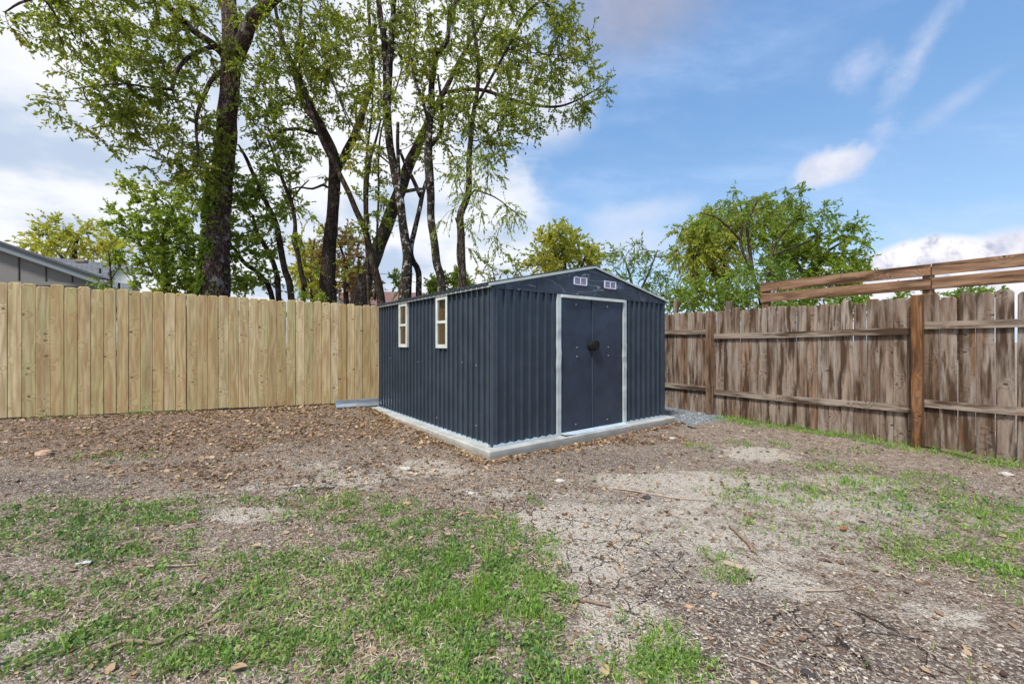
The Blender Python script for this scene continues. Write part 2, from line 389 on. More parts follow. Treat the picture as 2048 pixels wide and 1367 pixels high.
M['navy_door'] = steel('dark_blue_grey_door_steel', (.026,.038,.060), .40, .30)
M['navy_gable'] = steel('scuffed_painted_glint_steel', (.028,.038,.055), .34, .7, .55)
M['roof'] = steel('roof_steel', (.060,.066,.072), .45, .2)
M['white'] = steel('white_painted_trim', (.52,.57,.54), .5, .25)
M['jamb'] = steel('pale_grey_painted_trim', (.42,.48,.48), .42, .8)
M['roofbar'] = steel('pale_roof_trim', (.42,.47,.44), .45, .2)
M['vent'] = simple('pale_plastic', (.62,.62,.78), .5, 0, .04)
M['ventdark'] = simple('louver_gap', (.035,.045,.07), .7)
M['galv'] = steel('galvanised_steel', (.55,.60,.66), .32, .5, 0, .75)
M['threshold'] = steel('blue_grey_sill_steel', (.38,.46,.52), .4, .5)
M['black'] = simple('black_plastic', (.002,.002,.002), .9)
M['bolt'] = simple('bright_bolt', (.75,.77,.8), .3, .6)
M['concrete'] = None
def concrete():
    m, t, b = mat('pale_concrete'); P = t.node('ShaderNodeNewGeometry').outputs['Position']
    n = t.noise(P, 5, 6, .65); n2 = t.noise(P, 60, 4, .7); z = t.node('ShaderNodeSeparateXYZ', {'Vector': P}).outputs[2]
    c = t.mix(t.ss(n, .3, .7), (.30,.30,.28), (.46,.46,.435))
    c = t.mix(t.ss(n2, .6, .75), c, (.30,.29,.27))
    stain = t.m('MULTIPLY', t.ss(t.m('ADD', z, t.m('MULTIPLY', t.noise(P, 7, 3), .09)), .13, .08), .75)
    c = t.mix(stain, c, (.24,.225,.185))
    t.set(b.inputs['Base Color'], c); t.set(b.inputs['Roughness'], .9)
    t.set(b.inputs['Normal'], t.bump(n2, .4, .004)); return m
M['concrete'] = concrete()
def pane():
    m, t, b = mat('window_pane')
    t.set(b.inputs['Base Color'], (.05,.04,.035)); t.set(b.inputs['Roughness'], .12)
    g = t.node('ShaderNodeBsdfGlossy', {'Color': (.33,.275,.22), 'Roughness': .05})
    mx = t.node('ShaderNodeMixShader', {0: .75}); t.L.new(b.outputs[0], mx.inputs[1]); t.L.new(g.outputs[0], mx.inputs[2])
    t.L.new(mx.outputs[0], m.node_tree.nodes['Material Output'].inputs[0]); return m
M['pane'] = pane()
M['siding'] = simple('taupe_siding', (.18,.175,.165), .8, 0, .10, 3)
M['siding_low'] = simple('blue_grey_siding', (.23,.25,.275), .8, 0, .05, 2)
M['batten'] = simple('dark_siding_joint', (.09,.065,.055), .8)
M['fascia'] = simple('pale_fascia', (.17,.21,.225), .6, 0, .05, 4)
M['dark'] = simple('dark_edge', (.03,.035,.04), .8)
def shingle(name, c1, c2, sc=1.0):
    m, t, b = mat(name); uv = t.node('ShaderNodeUVMap', uv_map='UVMap').outputs[0]
    br = t.node('ShaderNodeTexBrick', {'Vector': uv, 'Scale': 1.0, 'Color1': c1, 'Color2': c2, 'Mortar': [v*.35 for v in c1],
        'Mortar Size': .008, 'Brick Width': .3, 'Row Height': .14}); 
    n = t.noise(uv, 14, 5, .7)
    c = t.mix(t.ss(n, .3, .7), t.mix(.35, br.outputs[0], (.03,.03,.03)), br.outputs[0])
    t.set(b.inputs['Base Color'], c); t.set(b.inputs['Roughness'], .9)
    t.set(b.inputs['Normal'], t.bump(br.outputs[1], .4, -.01)); return m
M['shingle_grey'] = shingle('grey_shingles', (.12,.132,.15), (.18,.195,.215))
M['shingle_red'] = shingle('red_brown_shingles', (.19,.095,.085), (.25,.13,.115))
M['dish'] = simple('dull_white_metal', (.30,.33,.35), .5, 0, .1, 3)
M['twigwood'] = simple('dry_stick', (.24,.17,.125), .9, 0, .3, 30, .003)
M['palewood'] = simple('pale_dry_stick', (.40,.31,.23), .9, 0, .25, 30, .003)
M['orange'] = simple('orange_plastic', (.75,.12,.04), .5, 0, .1)
M['rag'] = simple('grey_white_plastic', (.45,.47,.46), .6, 0, .15, 20)
M['stone'] = simple('pale_stone', (.46,.44,.40), .9, 0, .2, 14, .006)
M['stone_tan'] = simple('tan_stone', (.42,.27,.18), .9, 0, .2, 14, .006)
M['stone_dark'] = simple('charred_lump', (.045,.042,.045), .9, 0, .4, 20, .008)
M['cardboard'] = simple('tan_wood_offcut', (.50,.32,.17), .85, 0, .1)

# ================================================================== GROUND
SA, CA = 0.7993, 0.6009                      # front-wall direction (right / away)
C0 = np.array([-0.216, 4.70])                # near corner of the shed
dS = np.array([SA, CA]); dT = np.array([-CA, SA])
SL, TL = 3.24, 3.55; ZB = 0.105
def S2(s, t): return C0+dS*s+dT*t
def S3(s, t, z): p = S2(s, t); return np.array([p[0], p[1], z])
def shed_st(x, y):
    dx = x-C0[0]; dy = y-C0[1]; return dx*SA+dy*CA, -dx*CA+dy*SA
LP = np.array([-6.94, 5.75]); LD = np.array([.8787, .4775]); LD /= np.linalg.norm(LD)
RP = np.array([5.44, 4.54]); RD = np.array([-.538, .843]); RD /= np.linalg.norm(RD)

def ell(px, py, rx, ry):
    X, Y = GP(px, py); Yn = F*CZ/(py+ry-684.0); Yf = F*CZ/(max(py-ry, 760)-684.0)
    return X, Y, rx/F*Y, max((Yf-Yn)/2, .05)
def blobs(x, y, lst, wob=.5, seed=5):
    n = (fbm(x*2.3, y*2.3, seed)-.5)*2*wob
    out = np.zeros_like(np.asarray(x, float))
    for b in lst:
        X, Y, rx, ry = ell(*b[:4]); a = b[4] if len(b) > 4 else 1.0
        d = np.hypot((x-X)/rx, (y-Y)/ry)
        out = np.maximum(out, a*sstep(1.25, .45, d+n))
    return out
PALE = [(1300,1060,330,110,.55),(1600,1010,330,70,.5),(1190,1085,150,62),(1110,1035,120,25,.8),(1500,905,90,18,.8),(1400,965,230,26,.9),(1640,1000,150,22),(480,1042,80,18),(620,960,210,26,.6),
        (1575,1170,80,36,.9),(1260,1265,110,90),(860,940,110,22,.7),(1380,1000,140,25,.7),(1700,960,120,20,.7),(1850,1230,120,30,.5),(980,990,120,20,.5),(320,1160,150,20,.3),(100,1300,80,40,.5)]
DARK = [(1440,1190,170,60),(1640,1290,330,80,.9),(920,890,170,26,.8),(120,990,200,30,.8),(1160,915,230,22,.7),(1180,1000,180,12,.7),(1950,1320,200,60,.8),(1900,960,120,20,.6),
        (760,905,120,26,.6),(640,905,200,30,.5),(300,930,300,30,.4),(1350,1130,120,50,.6),(1500,1340,200,40,.9),(1700,940,200,15,.5)]
LITTER = [(300,890,330,46),(520,850,260,30),(700,860,150,36,.8),(860,880,60,18,.9),(1320,845,60,12,.8),(60,870,160,30,.7),(1260,880,120,14,.7),(450,960,300,30,.6)]
CRACK = [(1190,1090,170,80),(1270,1230,110,120),(1640,1240,150,60,.9),(1750,1310,190,60,.8),(980,1010,150,40,.7),(640,960,250,40,.7),(1150,1160,130,60,.9),(1500,1130,100,50,.5)]
WEEDS = [(110,1060,190,50),(330,1045,90,38),(620,1030,90,26,.8),(690,1020,150,34,.8),(230,1110,230,42,.9),(480,1170,300,70,.85),(760,1110,220,80,.85),(960,1150,150,80,.9),
         (150,1200,220,50,.95),(420,1280,420,80,.95),(800,1280,330,90,.95),(1040,1210,100,80,.8),(1000,1330,200,60,.8),(60,1330,200,60,.7),(460,1015,60,14,.5),(900,1040,90,20,.6),(880,1060,130,30,.8),(1360,1320,80,40,.6),
         (1480,950,60,14,.35),(1640,930,90,14,.4),(1560,985,160,20,.45),(1900,1130,150,30,.4),(1790,1000,180,25,.45),(240,935,90,14,.3),(1130,1320,100,40,.5)]
BLADES = [(1000,1085,110,50,1),(960,1130,140,45,.9),(1070,1125,60,40,.9),(1090,1190,70,60,.75),(900,1190,160,50,.6),(1310,1290,75,55,1),(1280,1340,110,40,.8),(1180,1340,80,40,.5),(1380,1330,70,40,.7),
          (1740,965,140,14,.8),(1690,935,100,10,.7),(1850,985,120,18,.8),(1960,1010,110,24,.9),(1900,1060,150,34,.8),(1990,1080,120,60,1),(2030,1120,90,60,1),(2010,1130,80,34,1),(1950,1120,80,30,.8),
          (1610,960,90,14,.5),(1650,985,110,18,.4),(1560,1010,110,18,.3),(1690,1070,120,30,.3),(1530,1050,60,20,.25),(1800,1100,90,26,.45),(1450,1148,45,16,.8),(1430,1110,30,12,.4),
          (1250,1250,40,40,.4),(1400,897,30,7,.8),(1478,890,30,8,.8),(1560,890,22,7,.7),(1640,905,30,8,.7),(1725,900,30,7,.5),(1070,1010,20,12,.5),(1810,1050,60,20,.4),(950,1330,120,30,.5),(800,1240,200,40,.35),
          (600,1130,200,40,.25),(300,1300,300,50,.25),(1860,950,60,10,.7),(1960,925,60,8,.7),(2040,1190,60,40,.6),(1770,1000,60,15,.5)]
def strip_mask(x, y, P, D, u0, u1, w, side):
    u = (x-P[0])*D[0]+(y-P[1])*D[1]; nrm = np.array([D[1], -D[0]])*side
    d = (x-P[0])*nrm[0]+(y-P[1])*nrm[1]
    return sstep(u0-.2, u0+.2, u)*sstep(u1+.2, u1-.2, u)*sstep(w, w*.3, d+(fbm(x*2.5, y*2.5, 31)-.5)*w)*(d > -.15), d, u
def m_gravel(x, y):
    s, t = shed_st(x, y)
    side = sstep(3.2, 3.35, s)*sstep(4.95, 4.7, s+(fbm(x*3, y*3, 8)-.5)*.5)*sstep(-.5, -.2, t+(fbm(x*2, y*2, 6)-.5)*.4)
    back = sstep(3.5, 3.62, t)*sstep(4.25, 4.05, t)*sstep(-.35, -.1, s)
    lft = 0*side
    return np.clip(side+back+lft, 0, 1)
def masks(x, y):
    w = blobs(x, y, WEEDS, .55, 5); b = blobs(x, y, BLADES, .6, 6)
    r, d, u = strip_mask(x, y, RP, RD, -.5, 3.25, .55, -1)
    l, dl, ul = strip_mask(x, y, LP, LD, 0.3, 5.6, .2, 1)
    l = l*sstep(.42, .62, fbm(x*1.7, y*1.7, 77))
    return w, b, np.clip(r, 0, 1), np.clip(l, 0, 1)
# which side is "inside the yard"? (+ distance towards camera)
def left_d(x, y): return (x-LP[0])*LD[1]-(y-LP[1])*LD[0]
def right_d(x, y): return -((x-RP[0])*RD[1]-(y-RP[1])*RD[0])
def in_yard(x, y):
    s, t = shed_st(x, y)
    slab = (s > -.14) & (s < SL+.14) & (t > -.16) & (t < TL+.14)
    return (left_d(x, y) > .03) & (right_d(x, y) > .05) & ~slab

def axis(lo, hi, step, far, g=1.28):
    a = list(np.arange(lo, hi+1e-6, step)); d = step
    while a[-1] < far: d *= g; a.append(a[-1]+d)
    d = step; b = []
    p = lo
    while p > -far: d *= g; p -= d; b.append(p)
    return np.array(b[::-1]+a)
gx = axis(-6.5, 6.5, .04, 900); gy = axis(1.1, 7.6, .035, 900)
X, Y = np.meshgrid(gx, gy); xx = X.ravel(); yy = Y.ravel()
near = sstep(30, 14, np.hypot(xx, yy))
zz = H(xx, yy)*near
nx, ny = len(gx), len(gy)
i = (np.arange(ny-1)[:, None]*nx+np.arange(nx-1)[None, :]).ravel()
g = MB(); g.quads(np.stack([xx, yy, zz], 1), np.stack([i, i+1, i+1+nx, i+nx], 1))
w_, b_, r_, l_ = masks(xx, yy)
fade = sstep(25, 10, np.hypot(xx, yy))
att = dict(pale=blobs(xx, yy, PALE, .45, 11)*fade, dark=blobs(xx, yy, DARK, .5, 12)*fade, litter=blobs(xx, yy, LITTER, .45, 13)*fade,
           gravel=m_gravel(xx, yy)*fade, green=np.clip(w_+b_+r_*.9, 0, 1)*fade+(1-fade), crack=blobs(xx, yy, CRACK, .35, 14)*fade)
props(g.build('ground', M['ground'], smooth=True, attrs=att), kind='structure')

# ================================================================== SHED
slab = MB()
zs = -.10
slab.box(S3(SL/2, TL/2, (ZB+zs)/2), (SA, CA, 0), (-CA, SA, 0), (0,0,1), SL/2+.135, TL/2+.135, (ZB-zs)/2, bev=.012)
props(slab.build('concrete_slab', M['concrete']), 'low pale concrete slab under the dark blue metal shed', 'slab')

shed = thing('garden_shed', S3(SL/2, TL/2, ZB), 'dark blue-grey ribbed metal garden shed with white trimmed door and side windows', 'shed')
WH = 1.80; ZT = ZB+WH-.01
PITCH = .1205
def rib_profile(a, b, phase):
    """offsets (pos, out) of the ribbed sheet between a and b"""
    pts = []
    k = math.floor((a-phase)/PITCH)-1
    while phase+k*PITCH < b+PITCH:
        o = phase+k*PITCH
        pts += [(o, 0.0), (o+.002, .030), (o+.017, .030), (o+.021, 0.0)]
        k += 1
    def val(x):
        q = (x-phase) % PITCH
        return np.interp(q, [0, .002, .017, .021, PITCH], [0, .030, .030, 0, 0])
    xs = sorted(set([a, b]+[p for p, _ in pts if a < p < b]))
    return [(x, float(val(x))) for x in xs]
def sheet(mb, a, b, z0, z1, fn, phase):
    pr = rib_profile(a, b, phase)
    for (x0, o0), (x1, o1) in zip(pr[:-1], pr[1:]):
        mb.add([fn(x0, o0, z0), fn(x1, o1, z0), fn(x1, o1, z1), fn(x0, o0, z1)], [(0,1,2,3)])
frontf = lambda s, o, z: S3(s, -o, z)
leftf = lambda t, o, z: S3(-o, t, z)
rightf = lambda t, o, z: S3(SL+o, t, z)
backf = lambda s, o, z: S3(s, TL+o, z)
FW = []
for (a, b, ph) in ((.03, .965, .03), (2.275, SL-.03, .055)):
    mb = MB(); sheet(mb, a, b, ZB, ZT, frontf, ph); FW += [0]; FW[-1] = mb.build('front_wall', M['navy'], shed)
WIN = [(.99, 1.31), (2.28, 2.60)]; WZ0, WZ1 = CZ-.083, CZ+.607
mb = MB(); e = .03; prev = .03
for a, b in WIN:
    sheet(mb, prev, a+e, ZB, ZT, leftf, .02); sheet(mb, a+e, b-e, ZB, WZ0+e, leftf, .02); sheet(mb, a+e, b-e, WZ1-e, ZT, leftf, .02); prev = b-e
sheet(mb, prev, TL-.03, ZB, ZT, leftf, .02)
LWALL = mb.build('left_wall', M['navy'], shed)
mb = MB(); sheet(mb, .03, TL-.03, ZB, ZT, rightf, .02); mb.build('right_wall', M['navy'], shed)
mb = MB(); sheet(mb, .03, SL-.03, ZB, ZT, backf, .02)
RZ = 2.27
mb.add([S3(0, TL, ZT), S3(SL, TL, ZT), S3(SL/2, TL, RZ)], [(0,1,2)]); mb.build('back_wall', M['navy'], shed)
for (s, t) in ((0,0),(SL,0),(0,TL),(SL,TL)):                      # folded corner trims
    mb = MB(); ss_ = 1 if s == 0 else -1; st_ = 1 if t == 0 else -1
    mb.box(S3(s+ss_*.028, t-st_*.009, (ZB+ZT)/2), (SA,CA,0), (-CA,SA,0), (0,0,1), .042, .009, WH/2-.006, bev=.003)
    mb.box(S3(s-ss_*.009, t+st_*.036, (ZB+ZT)/2), (SA,CA,0), (-CA,SA,0), (0,0,1), .0085, .036, WH/2-.007, bev=.003)
    mb.build('corner_trim', M['navy'], shed)
mb = MB()                                                         # base rail
mb.box(S3(.47, -.004, ZB+.012), (SA,CA,0), (-CA,SA,0), (0,0,1), .47, .034, .012, 0); mb.build('base_rail', M['threshold'], shed); mb = MB()
mb.box(S3(2.77, -.004, ZB+.012), (SA,CA,0), (-CA,SA,0), (0,0,1), .46, .034, .012, 0); mb.build('base_rail', M['threshold'], shed); mb = MB()
mb.box(S3(-.002, TL/2+.02, ZB+.0125), (SA,CA,0), (-CA,SA,0), (0,0,1), .038, TL/2, .0115, 1)
mb.build('base_rail', M['threshold'], shed)
SCREW = {}
def screw(p, parent, kind=0):
    if kind not in SCREW:
        mb = MB(); h = [(.0045,.005,.005), (.005,.0045,.005), (.006,.004,.006)][kind]; mb.box((0,0,0), (SA,CA,0), (-CA,SA,0), (0,0,1), *h)
        o = mb.build('screw', M['bolt'], parent); me = o.data; SCREW[kind] = me
        me.transform(__import__('mathutils').Matrix.Translation(Vector(o_org(parent).tolist())))
    else:
        o = bpy.data.objects.new('screw', SCREW[kind]); COL.objects.link(o); o.parent = parent
    o.location = (np.array(p)-o_org(parent)).tolist()
def o_org(o):
    while o is not None:
        if o in BASE: return BASE[o]
        o = o.parent
for k in range(28): screw(S3(-.0335, .10+k*.1205, ZB+.035), LWALL)
for k in list(range(7))+list(range(19, 26)): screw(S3(.10+k*.1205, -.030, ZB+.036), FW[0] if k < 9 else FW[1], 1)
for (t, z) in ((.30, 1.0), (.62, 1.02), (1.9, .98), (3.0, 1.0), (.30, .3), (1.3, .25)): screw(S3(-.024, t, z), LWALL)
# gable sheets
def prism(mb, poly, t0, t1):
    n = len(poly); V = [S3(s, t0, z) for s, z in poly]+[S3(s, t1, z) for s, z in poly]
    mb.add(V, [tuple(range(n)), tuple(range(2*n-1, n-1, -1))]+[(i, (i+1) % n+0, (i+1) % n+n, i+n)[::-1] for i in range(n)])
dz = RZ-ZT-.02
def gz(s): return ZT+.002+dz*(1-abs(s-SL/2)/(SL/2+.02))
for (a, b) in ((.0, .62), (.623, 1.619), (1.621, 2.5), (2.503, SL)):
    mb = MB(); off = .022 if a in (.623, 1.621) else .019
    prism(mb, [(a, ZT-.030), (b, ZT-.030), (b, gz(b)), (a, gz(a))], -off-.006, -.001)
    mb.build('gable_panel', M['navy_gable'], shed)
# door frame
HB = ZT-.105
def sbox(mb, s0, s1, t0, t1, z0, z1, bev=.003, lo=2):
    mb.box(S3((s0+s1)/2, (t0+t1)/2, (z0+z1)/2), (SA,CA,0), (-CA,SA,0), (0,0,1), abs(s1-s0)/2, abs(t1-t0)/2, (z1-z0)/2, lo, bev)
def warp_jamb(s0, s1, amp, ph):
    mb = MB(); n = 24; V = []
    for k in range(n+1):
        z = ZB+(ZT-.032-ZB)*k/n
        w = amp*math.exp(-((z-1.05)/.18)**2)*math.sin((z+ph)*22)
        for (a, b) in ((s0, -.034), (s1, -.034), (s1, -.005), (s0, -.005)): V.append(S3(a+w, b+abs(w)*.6*(b < -.02)*-1, z))
    Fc = []
    for k in range(n):
        for q in range(4):
            q2 = (q+1) % 4; Fc.append((k*4+q, k*4+q2, k*4+4+q2, k*4+4+q))
    Fc += [(3,2,1,0), tuple(n*4+q for q in range(4))]
    mb.add(V, Fc); return mb
warp_jamb(.952, 1.012, .006, .1).build('door_jamb', M['jamb'], shed)
warp_jamb(2.225, 2.29, .008, .3).build('door_jamb', M['jamb'], shed)
mb = MB(); sbox(mb, 1.013, 2.224, -.05, -.006, ZT-.070, ZT-.034); mb.build('door_header', M['white'], shed)
mb = MB(); sbox(mb, 2.196, 2.2245, -.010, .02, ZB+.03, ZT-.072, 0); mb.build('door_gap_strip', M['black'], shed)
mid = 1.600
def door(s0, s1, t0, seam):
    # thin folded tray with slightly buckled face
    n1, n2 = 14, 28; z0, z1 = ZB+.028, ZT-.073; V = []; Fc = []
    for j in range(n2+1):
        for i_ in range(n1+1):
            u = i_/n1; v = j/n2; z = z0+(z1-z0)*v; s = s0+(s1-s0)*u
            bul = .004*math.sin(PI*u)*math.sin(PI*v*3+s)+.003*math.sin(u*7+v*9)
            edge = .006*math.exp(-((v-.42)/.03)**2)*(math.exp(-((u-seam)/.12)**2))
            V.append(S3(s, t0-bul-edge, z))
    for j in range(n2):
        for i_ in range(n1):
            a = j*(n1+1)+i_; Fc.append((a, a+1, a+n1+2, a+n1+1))
    mb = MB(); mb.add(V, Fc)
    sbox(mb, s0, s0+.002, t0, t0+.022, z0, z1, 0); sbox(mb, s1-.002, s1, t0, t0+.022, z0, z1, 0)
    d = mb.build('sliding_door', M['navy_door'], shed, smooth=True)
    for zq in (1.085, 1.20): screw(S3(s0+(s1-s0)*.50, t0-.010, zq), d, 2)
    for zq in (z1-.07, z0+.08): screw(S3(s0+(s1-s0)*.47, t0-.008, zq), d, 2)
    return d
dl = door(1.014, mid-.012, -.012, 1.0); dr = door(mid+.002, 2.194, -.022, 0.0)
mb = MB(); sbox(mb, mid-.0115, mid+.0015, -.030, -.006, ZB+.028, ZT-.073); mb.build('meeting_stile', M['navy'], dr)
# black lock: rounded pull with padlock
mb = MB(); cz = CZ-.02+.0
def disc(mb, s, z, r, t0, t1, n=20, sq=1.0):
    ring = [(s+r*math.cos(a)*(1+.06*math.sin(5*a)), z+sq*r*math.sin(a)) for a in np.linspace(0, 2*PI, n, endpoint=False)]
    rin = [(s+.8*r*math.cos(a), z+.8*sq*r*math.sin(a)) for a in np.linspace(0, 2*PI, n, endpoint=False)]
    V = [S3(a, t0, b) for a, b in ring]+[S3(a, t1*.8+t0*.2, b) for a, b in ring]+[S3(a, t1, b) for a, b in rin]
    Fc = [tuple(range(n))]+[(i_, (i_+1) % n, n+(i_+1) % n, n+i_) for i_ in range(n)]+[(n+i_, n+(i_+1) % n, 2*n+(i_+1) % n, 2*n+i_) for i_ in range(n)]+[tuple(range(2*n, 3*n))]
    mb.add(V, Fc)
disc(mb, mid+.008, CZ-.040, .072, -.02, -.085); disc(mb, mid-.042, CZ-.052, .058, -.015, -.075)
mb.build('lock_handle', M['black'], dr, smooth=False)
# sill plate, bent up at its left end
mb = MB(); V = []
for k in range(13):
    u = k/12; s = 1.0+1.24*u; lift = .018*max(0, 1-u*7)
    wob = .006*math.sin(u*9)
    V += [S3(s, -.120+.02*u, ZB+.004+lift+wob*.3), S3(s, -.055, ZB+.022+wob), S3(s, -.03, ZB+.030)]
mb.add(V, [(k*3+j, k*3+3+j, k*3+4+j, k*3+1+j) for k in range(12) for j in range(2)])
V2 = [v-np.array([0,0,.003]) for v in V]; mb.add(V2, [(k*3+j, k*3+1+j, k*3+4+j, k*3+3+j) for k in range(12) for j in range(2)])
mb.build('door_sill', M['threshold'], shed)
# windows
for a, b in WIN:
    f = MB()
    for (t0, t1, z0, z1) in ((a, a+.042, WZ0, WZ1), (b-.042, b, WZ0, WZ1), (a+.042, b-.042, WZ0, WZ0+.05), (a+.042, b-.042, WZ1-.05, WZ1), (a+.042, b-.042, (WZ0+WZ1)/2-.018, (WZ0+WZ1)/2+.018)):
        sbox(f, -.038 if t1-t0 < .1 else -.036, -.002, t0, t1, z0, z1, .002, 2 if t1-t0 < .1 else 1)
    fr = f.build('window', M['white'], shed)
    for (z0, z1) in ((WZ0+.05, (WZ0+WZ1)/2-.018), ((WZ0+WZ1)/2+.018, WZ1-.05)):
        p = MB(); sbox(p, -.018, -.014, a+.042, b-.042, z0, z1, 0); p.build('pane', M['pane'], fr)
# vents
for (sc, zc) in ((1.355, ZT+.158), (1.938, ZT+.156)):
    v = MB(); hw, hh = .118, .052
    sbox(v, sc-hw, sc+hw, -.040, -.026, zc-hh, zc-hh+.013); sbox(v, sc-hw, sc+hw, -.040, -.026, zc+hh-.013, zc+hh)
    sbox(v, sc-hw-.004, sc-hw+.014, -.041, -.026, zc-hh+.006, zc+hh-.006); sbox(v, sc+hw-.014, sc+hw+.004, -.041, -.026, zc-hh+.006, zc+hh-.006); sbox(v, sc-.007, sc+.007, -.0405, -.026, zc-hh+.013, zc+hh-.013)
    vo = v.build('vent', M['vent'], shed)
    l = MB(); sbox(l, sc-hw+.014, sc+hw-.014, -.029, -.0265, zc-hh+.013, zc+hh-.013, 0); l.build('vent_backing', M['ventdark'], vo)
    l = MB()
    for q in range(5):
        zq = zc-hh+.0235+q*.0143
        for (x0, x1) in ((sc-hw+.0145, sc-.0075), (sc+.0075, sc+hw-.0145)): sbox(l, x0, x1, -.036, -.0295, zq-.0022, zq+.0022, 0)
    l.build('vent_louvers', M['vent'], vo)
# roof
def roof_pt(s, t, up): return S3(s, t, ZT+.012+dz*(1-abs(s-SL/2)/(SL/2+.02))+up)
for side in (-1, 1):
    mb = MB(); so = -.065 if side < 0 else SL+.065
    pr = rib_profile(-.045, TL+.05, .0)
    for (t0, o0), (t1, o1) in zip(pr[:-1], pr[1:]):
        A = [roof_pt(so, t0, o0+.004), roof_pt(SL/2, t0, o0+.004), roof_pt(SL/2, t1, o1+.004), roof_pt(so, t1, o1+.004)]
        B = [p-np.array([0,0,.004]) for p in A]
        mb.add(A+B, [(0,1,2,3), (7,6,5,4), (0,3,7,4), (1,5,6,2)])
    mb.build('roof_sheet', M['roof'], shed)
    mb = MB(); V = []
    for s in (so-.012*side*-1, SL/2):
        for (t, u) in ((-.056, -.012), (-.056, .014), (-.040, .016), (-.040, -.010)): V.append(roof_pt(s, t, u))
    mb.add(V, [(0,1,5,4), (1,2,6,5), (2,3,7,6), (3,0,4,7), (3,2,1,0), (4,5,6,7)]); mb.build('rake_trim', M['roofbar'], shed)
    mb = MB(); e_ = .036*side
    pe = roof_pt(so, 0, 0); 
    mb.box(S3(so-side*.022, TL/2, pe[2]-.014), (SA,CA,0), (-CA,SA,0), (0,0,1), .006, TL/2+.03, .010, 1); mb.build('eave_rail', M['roofbar'], shed)
mb = MB(); V = []
for t in (-.055, TL+.055):
    for (s, u) in ((SL/2-.09, .022), (SL/2, .03), (SL/2+.09, .022)): V.append(roof_pt(s, t, u))
mb.add(V, [(0,1,4,3), (1,2,5,4)]); mb.build('ridge_cap', M['roof'], shed)

# ================================================================== FENCES
def picket(mb, base, D, N, w, z0, z1, th=.016, rng=RNG, lean=0.0, ear=.028):
    """dog-eared board; base = centre on fence line (x,y)"""
    ew = ear*.9
    prof = [(-w/2, z0), (w/2, z0), (w/2, z1-ear), (w/2-ew*.45, z1-ear*.35), (w/2-ew, z1), (-w/2+ew, z1), (-w/2+ew*.45, z1-ear*.35), (-w/2, z1-ear)]
    D3 = np.array([D[0], D[1], 0]); N3 = np.array([N[0], N[1], 0])
    V = []; U = []; off = rng.random(2)*50; tw = rng.normal(0, .003); o0 = rng.normal(0, .0022)
    ch = .0065; cx = 0.0; cz_ = (z0+z1)/2
    for (dep, ins) in ((0, ch), (-.008, 0), (-th, 0)):
        for (a, z) in prof:
            a1 = a*(1-ins/(w/2)); z_ = z-(ins if z > cz_ else 0); a2 = a1+lean*(z_-z0); nn = o0+tw*a/w*2+dep
            V.append(np.array([base[0], base[1], 0])+D3*a2+N3*nn+np.array([0,0,z_])); U.append((off[0]+a1-dep, off[1]+z_))
    n = len(prof)
    mb.add(V, [tuple(range(n)), tuple(range(3*n-1, 2*n-1, -1))]+[(i_+n+k*n, (i_+1) % n+n+k*n, (i_+1) % n+k*n, i_+k*n) for i_ in range(n) for k in (0, 1)], U)
rf = np.random.default_rng(21)
LN = np.array([LD[1], -LD[0]])       # towards the yard
pine = thing('pine_fence', (*(LP+LD*3.2), float(H(*(LP+LD*3.2)))), 'new pale pine privacy fence of dog-eared boards along the left and back', 'fence')
mb = MB(); a = -1.2
while a < 9.6:
    w = rf.normal(.1385, .0012); p = LP+LD*(a+w/2)
    zt = 2.077-(a)*(2.077-1.963)/4.985+rf.normal(0, .010); zb = float(H(*p))+.028
    zb = np.interp(a, [-1.2, 0, 4.985, 9.6], [.262, .238, .127, .045])+rf.normal(0, .004)
    picket(mb, p, LD, LN, w, zb, zt if a < 5 else 1.963, rng=rf, lean=rf.normal(0, .0012)); a += w+.0012+abs(rf.normal(0, .0012))
mb.build('board_panel', M['pine'], pine)
mb = MB()
for z in (.45, 1.1, 1.75):
    c = LP+LD*4.2-LN*.045; mb.box((c[0], c[1], z), (LD[0], LD[1], 0), (LN[0], LN[1], 0), (0,0,1), 5.4, .019, .044, 0)
mb.build('rail', M['pine'], pine)
for a in np.arange(-.4, 9.7, 2.44):
    mb = MB(); c = LP+LD*a-LN*.11; mb.box((c[0], c[1], .9), (LD[0], LD[1], 0), (LN[0], LN[1], 0), (0,0,1), .045, .045, .95, 2); mb.build('post', M['pine'], pine)

